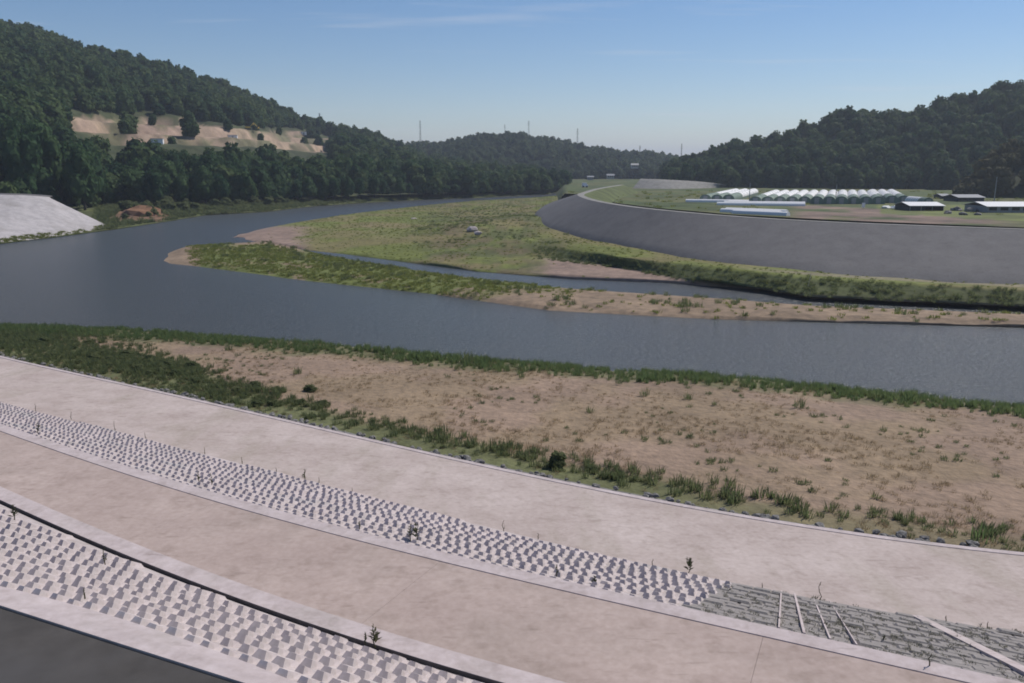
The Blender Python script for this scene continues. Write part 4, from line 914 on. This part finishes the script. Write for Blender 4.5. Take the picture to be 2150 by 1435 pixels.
house(1333, 352, 14, 8, 800, 'pale house on the wooded slope of the far valley end', roof='wall_pale')
house(1421, 363, 9, 17, 620, 'narrow tall white building at the tip of the long wooded hill', wall='white_paint')
house(1282, 374, 14, 8, 700, 'grey house low in the far valley beside the river')
house(1240, 376, 12, 6, 740, 'small grey roofed house in the far valley at the river bend', wall='roof_grey')
house(923, 352, 6, 6, 640, 'tiny white hut among the hazy trees on the lower wooded slope', wall='white_paint', roof='white_paint')
# ------------------------------------------------------------------ pylons on the ridge
def pylon(px_, ptop, pbase, dist, label, wide=1.0):
    t_ = atd(px_, ptop, dist); b_ = atd(px_, pbase + 8, dist); H = t_[2] - b_[2]; e = empty('power_pylon', tuple(b_)); tag(e, label, 'pylon', 'power pylons on the ridge')
    m_ = MB(); w_ = .9 * wide
    for sx_ in (-1, 1):
        for sy_ in (-1, 1): m_.tube((sx_ * w_, sy_ * w_, 0), (sx_ * .22, sy_ * .22, H), .13, .09, 4)
    for k in range(8):
        za, zb = H * k / 8, H * (k + 1) / 8; wa, wb = w_ + (.22 - w_) * k / 8, w_ + (.22 - w_) * (k + 1) / 8
        for sy_ in (-1, 1): m_.tube((-wa, sy_ * wa, za), (wb, sy_ * wb, zb), .06, n=3); m_.tube((wa, sy_ * wa, za), (-wb, sy_ * wb, zb), .06, n=3)
    m_.build('mast', 'dark_steel', e)
    for k, zz in enumerate((.72, .83, .94)):
        l_ = (2.0, 1.7, 1.3)[k] * wide; MB().tube((-l_, 0, H * zz), (l_, 0, H * zz), .10, n=4).tube((-l_, 0, H * zz), (0, 0, H * (zz + .05)), .06, n=3).tube((l_, 0, H * zz), (0, 0, H * (zz + .05)), .06, n=3).build('crossarm', 'dark_steel', e)
pylon(883, 253, 297, 1000, 'tallest slender pylon above the saddle left of the low hill summit')
pylon(1110, 254, 280, 1000, 'slender pylon just past the summit of the low hill')
pylon(1212, 270, 302, 1010, 'slender pylon standing on the descending shoulder of the low hill')
pylon(1060, 262, 279, 1080, 'faint small pylon behind the low hill summit', .7)
pylon(1343, 306, 320, 1035, 'faint short pylon on the flat far end of the ridge', .7)
pylon(1430, 302, 330, 1060, 'short pylon in the notch between low hill and long wooded hill', .7)
pylon(672, 238, 258, 770, 'thin pylon on the falling ridge of the big hill above the clearing', .7)
# ------------------------------------------------------------------ small things
p = at(1228, 392, 8.6)
e = empty('white_van', tuple(atd(1228, 394, 330)), .1); tag(e, 'small white van far off on the levee road at the river bend', 'van')
MB().box(-1.1, 1.1, -.8, .8, .35, 1.1).box(-1.05, .6, -.75, .75, 1.1, 1.8).build('body', 'white_paint', e)
MB().box(.61, .66, -.65, .65, 1.15, 1.7).build('windscreen', 'glass_dark', e)
for sx_ in (-.7, .7):
    for sy_ in (-.8, .8): MB().tube((sx_, sy_ - .08, .32), (sx_, sy_ + .08, .32), .32, n=10).build('wheel', 'rubber', e)
pa = at(1697, 598, 1.7); q = atd(1703, 575, pa[1] + .2); d_ = Vector(q - pa)
o = MB().tube((0, 0, -.2), d_, .05, .04, 6).build('marker_stake', 'timber', loc=tuple(pa)); tag(o, 'pale leaning wooden stake on the grassy terrace edge below the dark levee', 'stake')
p = at(1812, 441, ZF); e = empty('field_sign', tuple(p)); tag(e, 'small white board on a post in the brown soil before the polytunnels', 'sign')
MB().tube((0, 0, 0), (0, 0, 1.8), .05).build('post', 'steel', e); MB().box(-.45, .45, -.06, -.02, .7, 2.0).build('board', 'white_paint', e)
def boulder(px_, py_, z, s_, label, nm='boulder', mat='concrete_block', seed=1, sq=.5, cat='boulder', group=None):
    g_ = np.random.default_rng(seed); v, f = ICO2; d = v * g_.uniform(.7, 1.15, (len(v), 1)) * np.array([1, .8, sq]) * s_; p = at(px_, py_, z)
    o = obj(nm, mesh(nm, d, f, mat), None, tuple(p + np.array([0, 0, s_ * sq * .2]))); return tag(o, label, cat, group)
fz = height(FLOOD); p = at(995, 487, 2.0); zz = fz(p[0], p[1])
boulder(992, 484, zz, 1.5, 'pale grey rubble lump bedded in the grass of the flood plain', 'rubble_lump', 'concrete_bed', 3, .55, 'rubble')
boulder(1003, 491, zz, 1.0, 'smaller pale rubble lump leaning by the larger in flood plain grass', 'rubble_lump', 'concrete_bed', 4, .5, 'rubble')
boulder(868, 460, fz(*at(868, 460, 1.)[:2]), 1.1, 'flat pale rubble patch alone in the yellow green meadow', 'rubble_lump', 'concrete_bed', 5, .3, 'rubble')
boulder(295, 455, 1.0, 7, 'reddish brown soil heap on the far bank below dark trees', 'soil_heap', 'red_soil', 6, .42, 'soil heap')
for k, (a_, b_, s_) in enumerate([(1860, 438, 1.4), (1880, 438, 1.6), (1898, 437, 1.5)]):
    boulder(a_, b_, ZF, s_, 'pale sheeted heap in the short row before the open white roofed shed', 'sheeted_heap', 'film', 20 + k, .55, 'heap', 'sheeted heaps by the shed')
for k, (a_, b_, s_) in enumerate([(1990, 449, 1.2), (2008, 443, 1.6), (2022, 452, 1.2), (2040, 445, 1.8), (2052, 452, 1.0)]):
    boulder(a_, b_, ZF, s_, 'grey rubble pile between the white roofed sheds', 'rubble_pile', 'stone', 30 + k, .6, 'rubble', 'rubble piles between the sheds')
def pole(px_, ptop, pb, z, label):
    b_ = at(px_, pb, z); t_ = atd(px_, ptop, b_[1]); e = empty('utility_pole', tuple(b_)); tag(e, label, 'pole'); H = t_[2] - b_[2]
    MB().tube((0, 0, -.3), (0, 0, H), .16, .11, 8).build('shaft', 'roof_grey', e); MB().box(-.9, .9, -.06, .06, H - .7, H - .58).build('crossarm', 'dark_steel', e)
pole(2086, 372, 432, ZF, 'thin grey utility pole in front of the brownish spur')
pole(1573, 385, 422, ZF, 'thin utility pole before the polytunnel row, nearer the far grey levee slope')
pole(1754, 388, 424, ZF, 'thin utility pole at the middle of the polytunnel row')
# clearing on the hill: sheds and diggers
hq = height(HL)
def site(px_, py_):
    A = HL[:, :70].reshape(-1, 3); qx, qy = project(A); k = np.argmin((qx - px_) ** 2 + (qy - py_) ** 2); return A[k]
def cabin(px_, py_, L, label):
    p = site(px_, py_); e = empty('site_cabin', (p[0], p[1], p[2] - .3), .2); tag(e, label, 'cabin')
    MB().box(-L / 2, L / 2, -1.3, 1.3, 0, 2.6).build('wall', 'white_paint', e); MB().box(-L / 2 - .2, L / 2 + .2, -1.5, 1.5, 2.61, 2.8).build('roof', 'wall_pale', e); MB().box(-.5, .5, -1.36, -1.305, .1, 2.1).build('door', 'roof_grey', e)
cabin(330, 299, 5.5, 'white cabin at the lower rim of the hill clearing above the trees')
cabin(488, 300, 5.0, 'white cabin below the yellowish earth face of the clearing')
cabin(640, 284, 4.5, 'small white cabin on the pinkish spoil at the far end of the clearing')
def digger(px_, py_, label, rz):
    p = site(px_, py_); e = empty('excavator', (p[0], p[1], p[2] - .1), rz); tag(e, label, 'excavator')
    MB().box(-1.6, 1.6, -1.3, -.7, 0, .8).build('track', 'rubber', e); MB().box(-1.6, 1.6, .7, 1.3, 0, .8).build('track', 'rubber', e)
    MB().box(-1.8, 1.2, -1.2, 1.2, .85, 1.9).build('house', 'yellow_paint', e); MB().box(.2, 1.3, -1.2, -.1, 1.91, 3.0).build('cab', 'glass_dark', e)
    a_ = MB(); a_.tube((1.0, .3, 1.6), (3.4, .3, 4.2), .22, .18, 6); a_.tube((3.4, .3, 4.2), (5.4, .3, 2.0), .18, .14, 6); a_.build('boom', 'yellow_paint', e); MB().box(5.1, 5.9, -.2, .8, 1.1, 2.0).build('bucket', 'dark_steel', e)
digger(522, 271, 'yellow excavator at the upper edge of the clearing beside dark forest', .4)
digger(540, 274, 'second yellow excavator parked right beside the first at the forest edge of the clearing', 2.4)

# ------------------------------------------------------------------ air
hb = MB().box(-6200, 6200, -400, 9200, -3, 190).build('haze', None); tag(hb, 'thin pale blue haze filling the valley air', 'haze', kind='stuff')
m = bpy.data.materials.new('haze'); m.use_nodes = True; t = m.node_tree; t.nodes.clear()
pv = N(t, 'ShaderNodeVolumePrincipled'); pv.inputs['Color'].default_value = (.78, .85, 1.0, 1); pv.inputs['Density'].default_value = .00020; pv.inputs['Anisotropy'].default_value = .2
mo = N(t, 'ShaderNodeOutputMaterial'); t.links.new(pv.outputs[0], mo.inputs['Volume']); hb.data.materials.append(m)
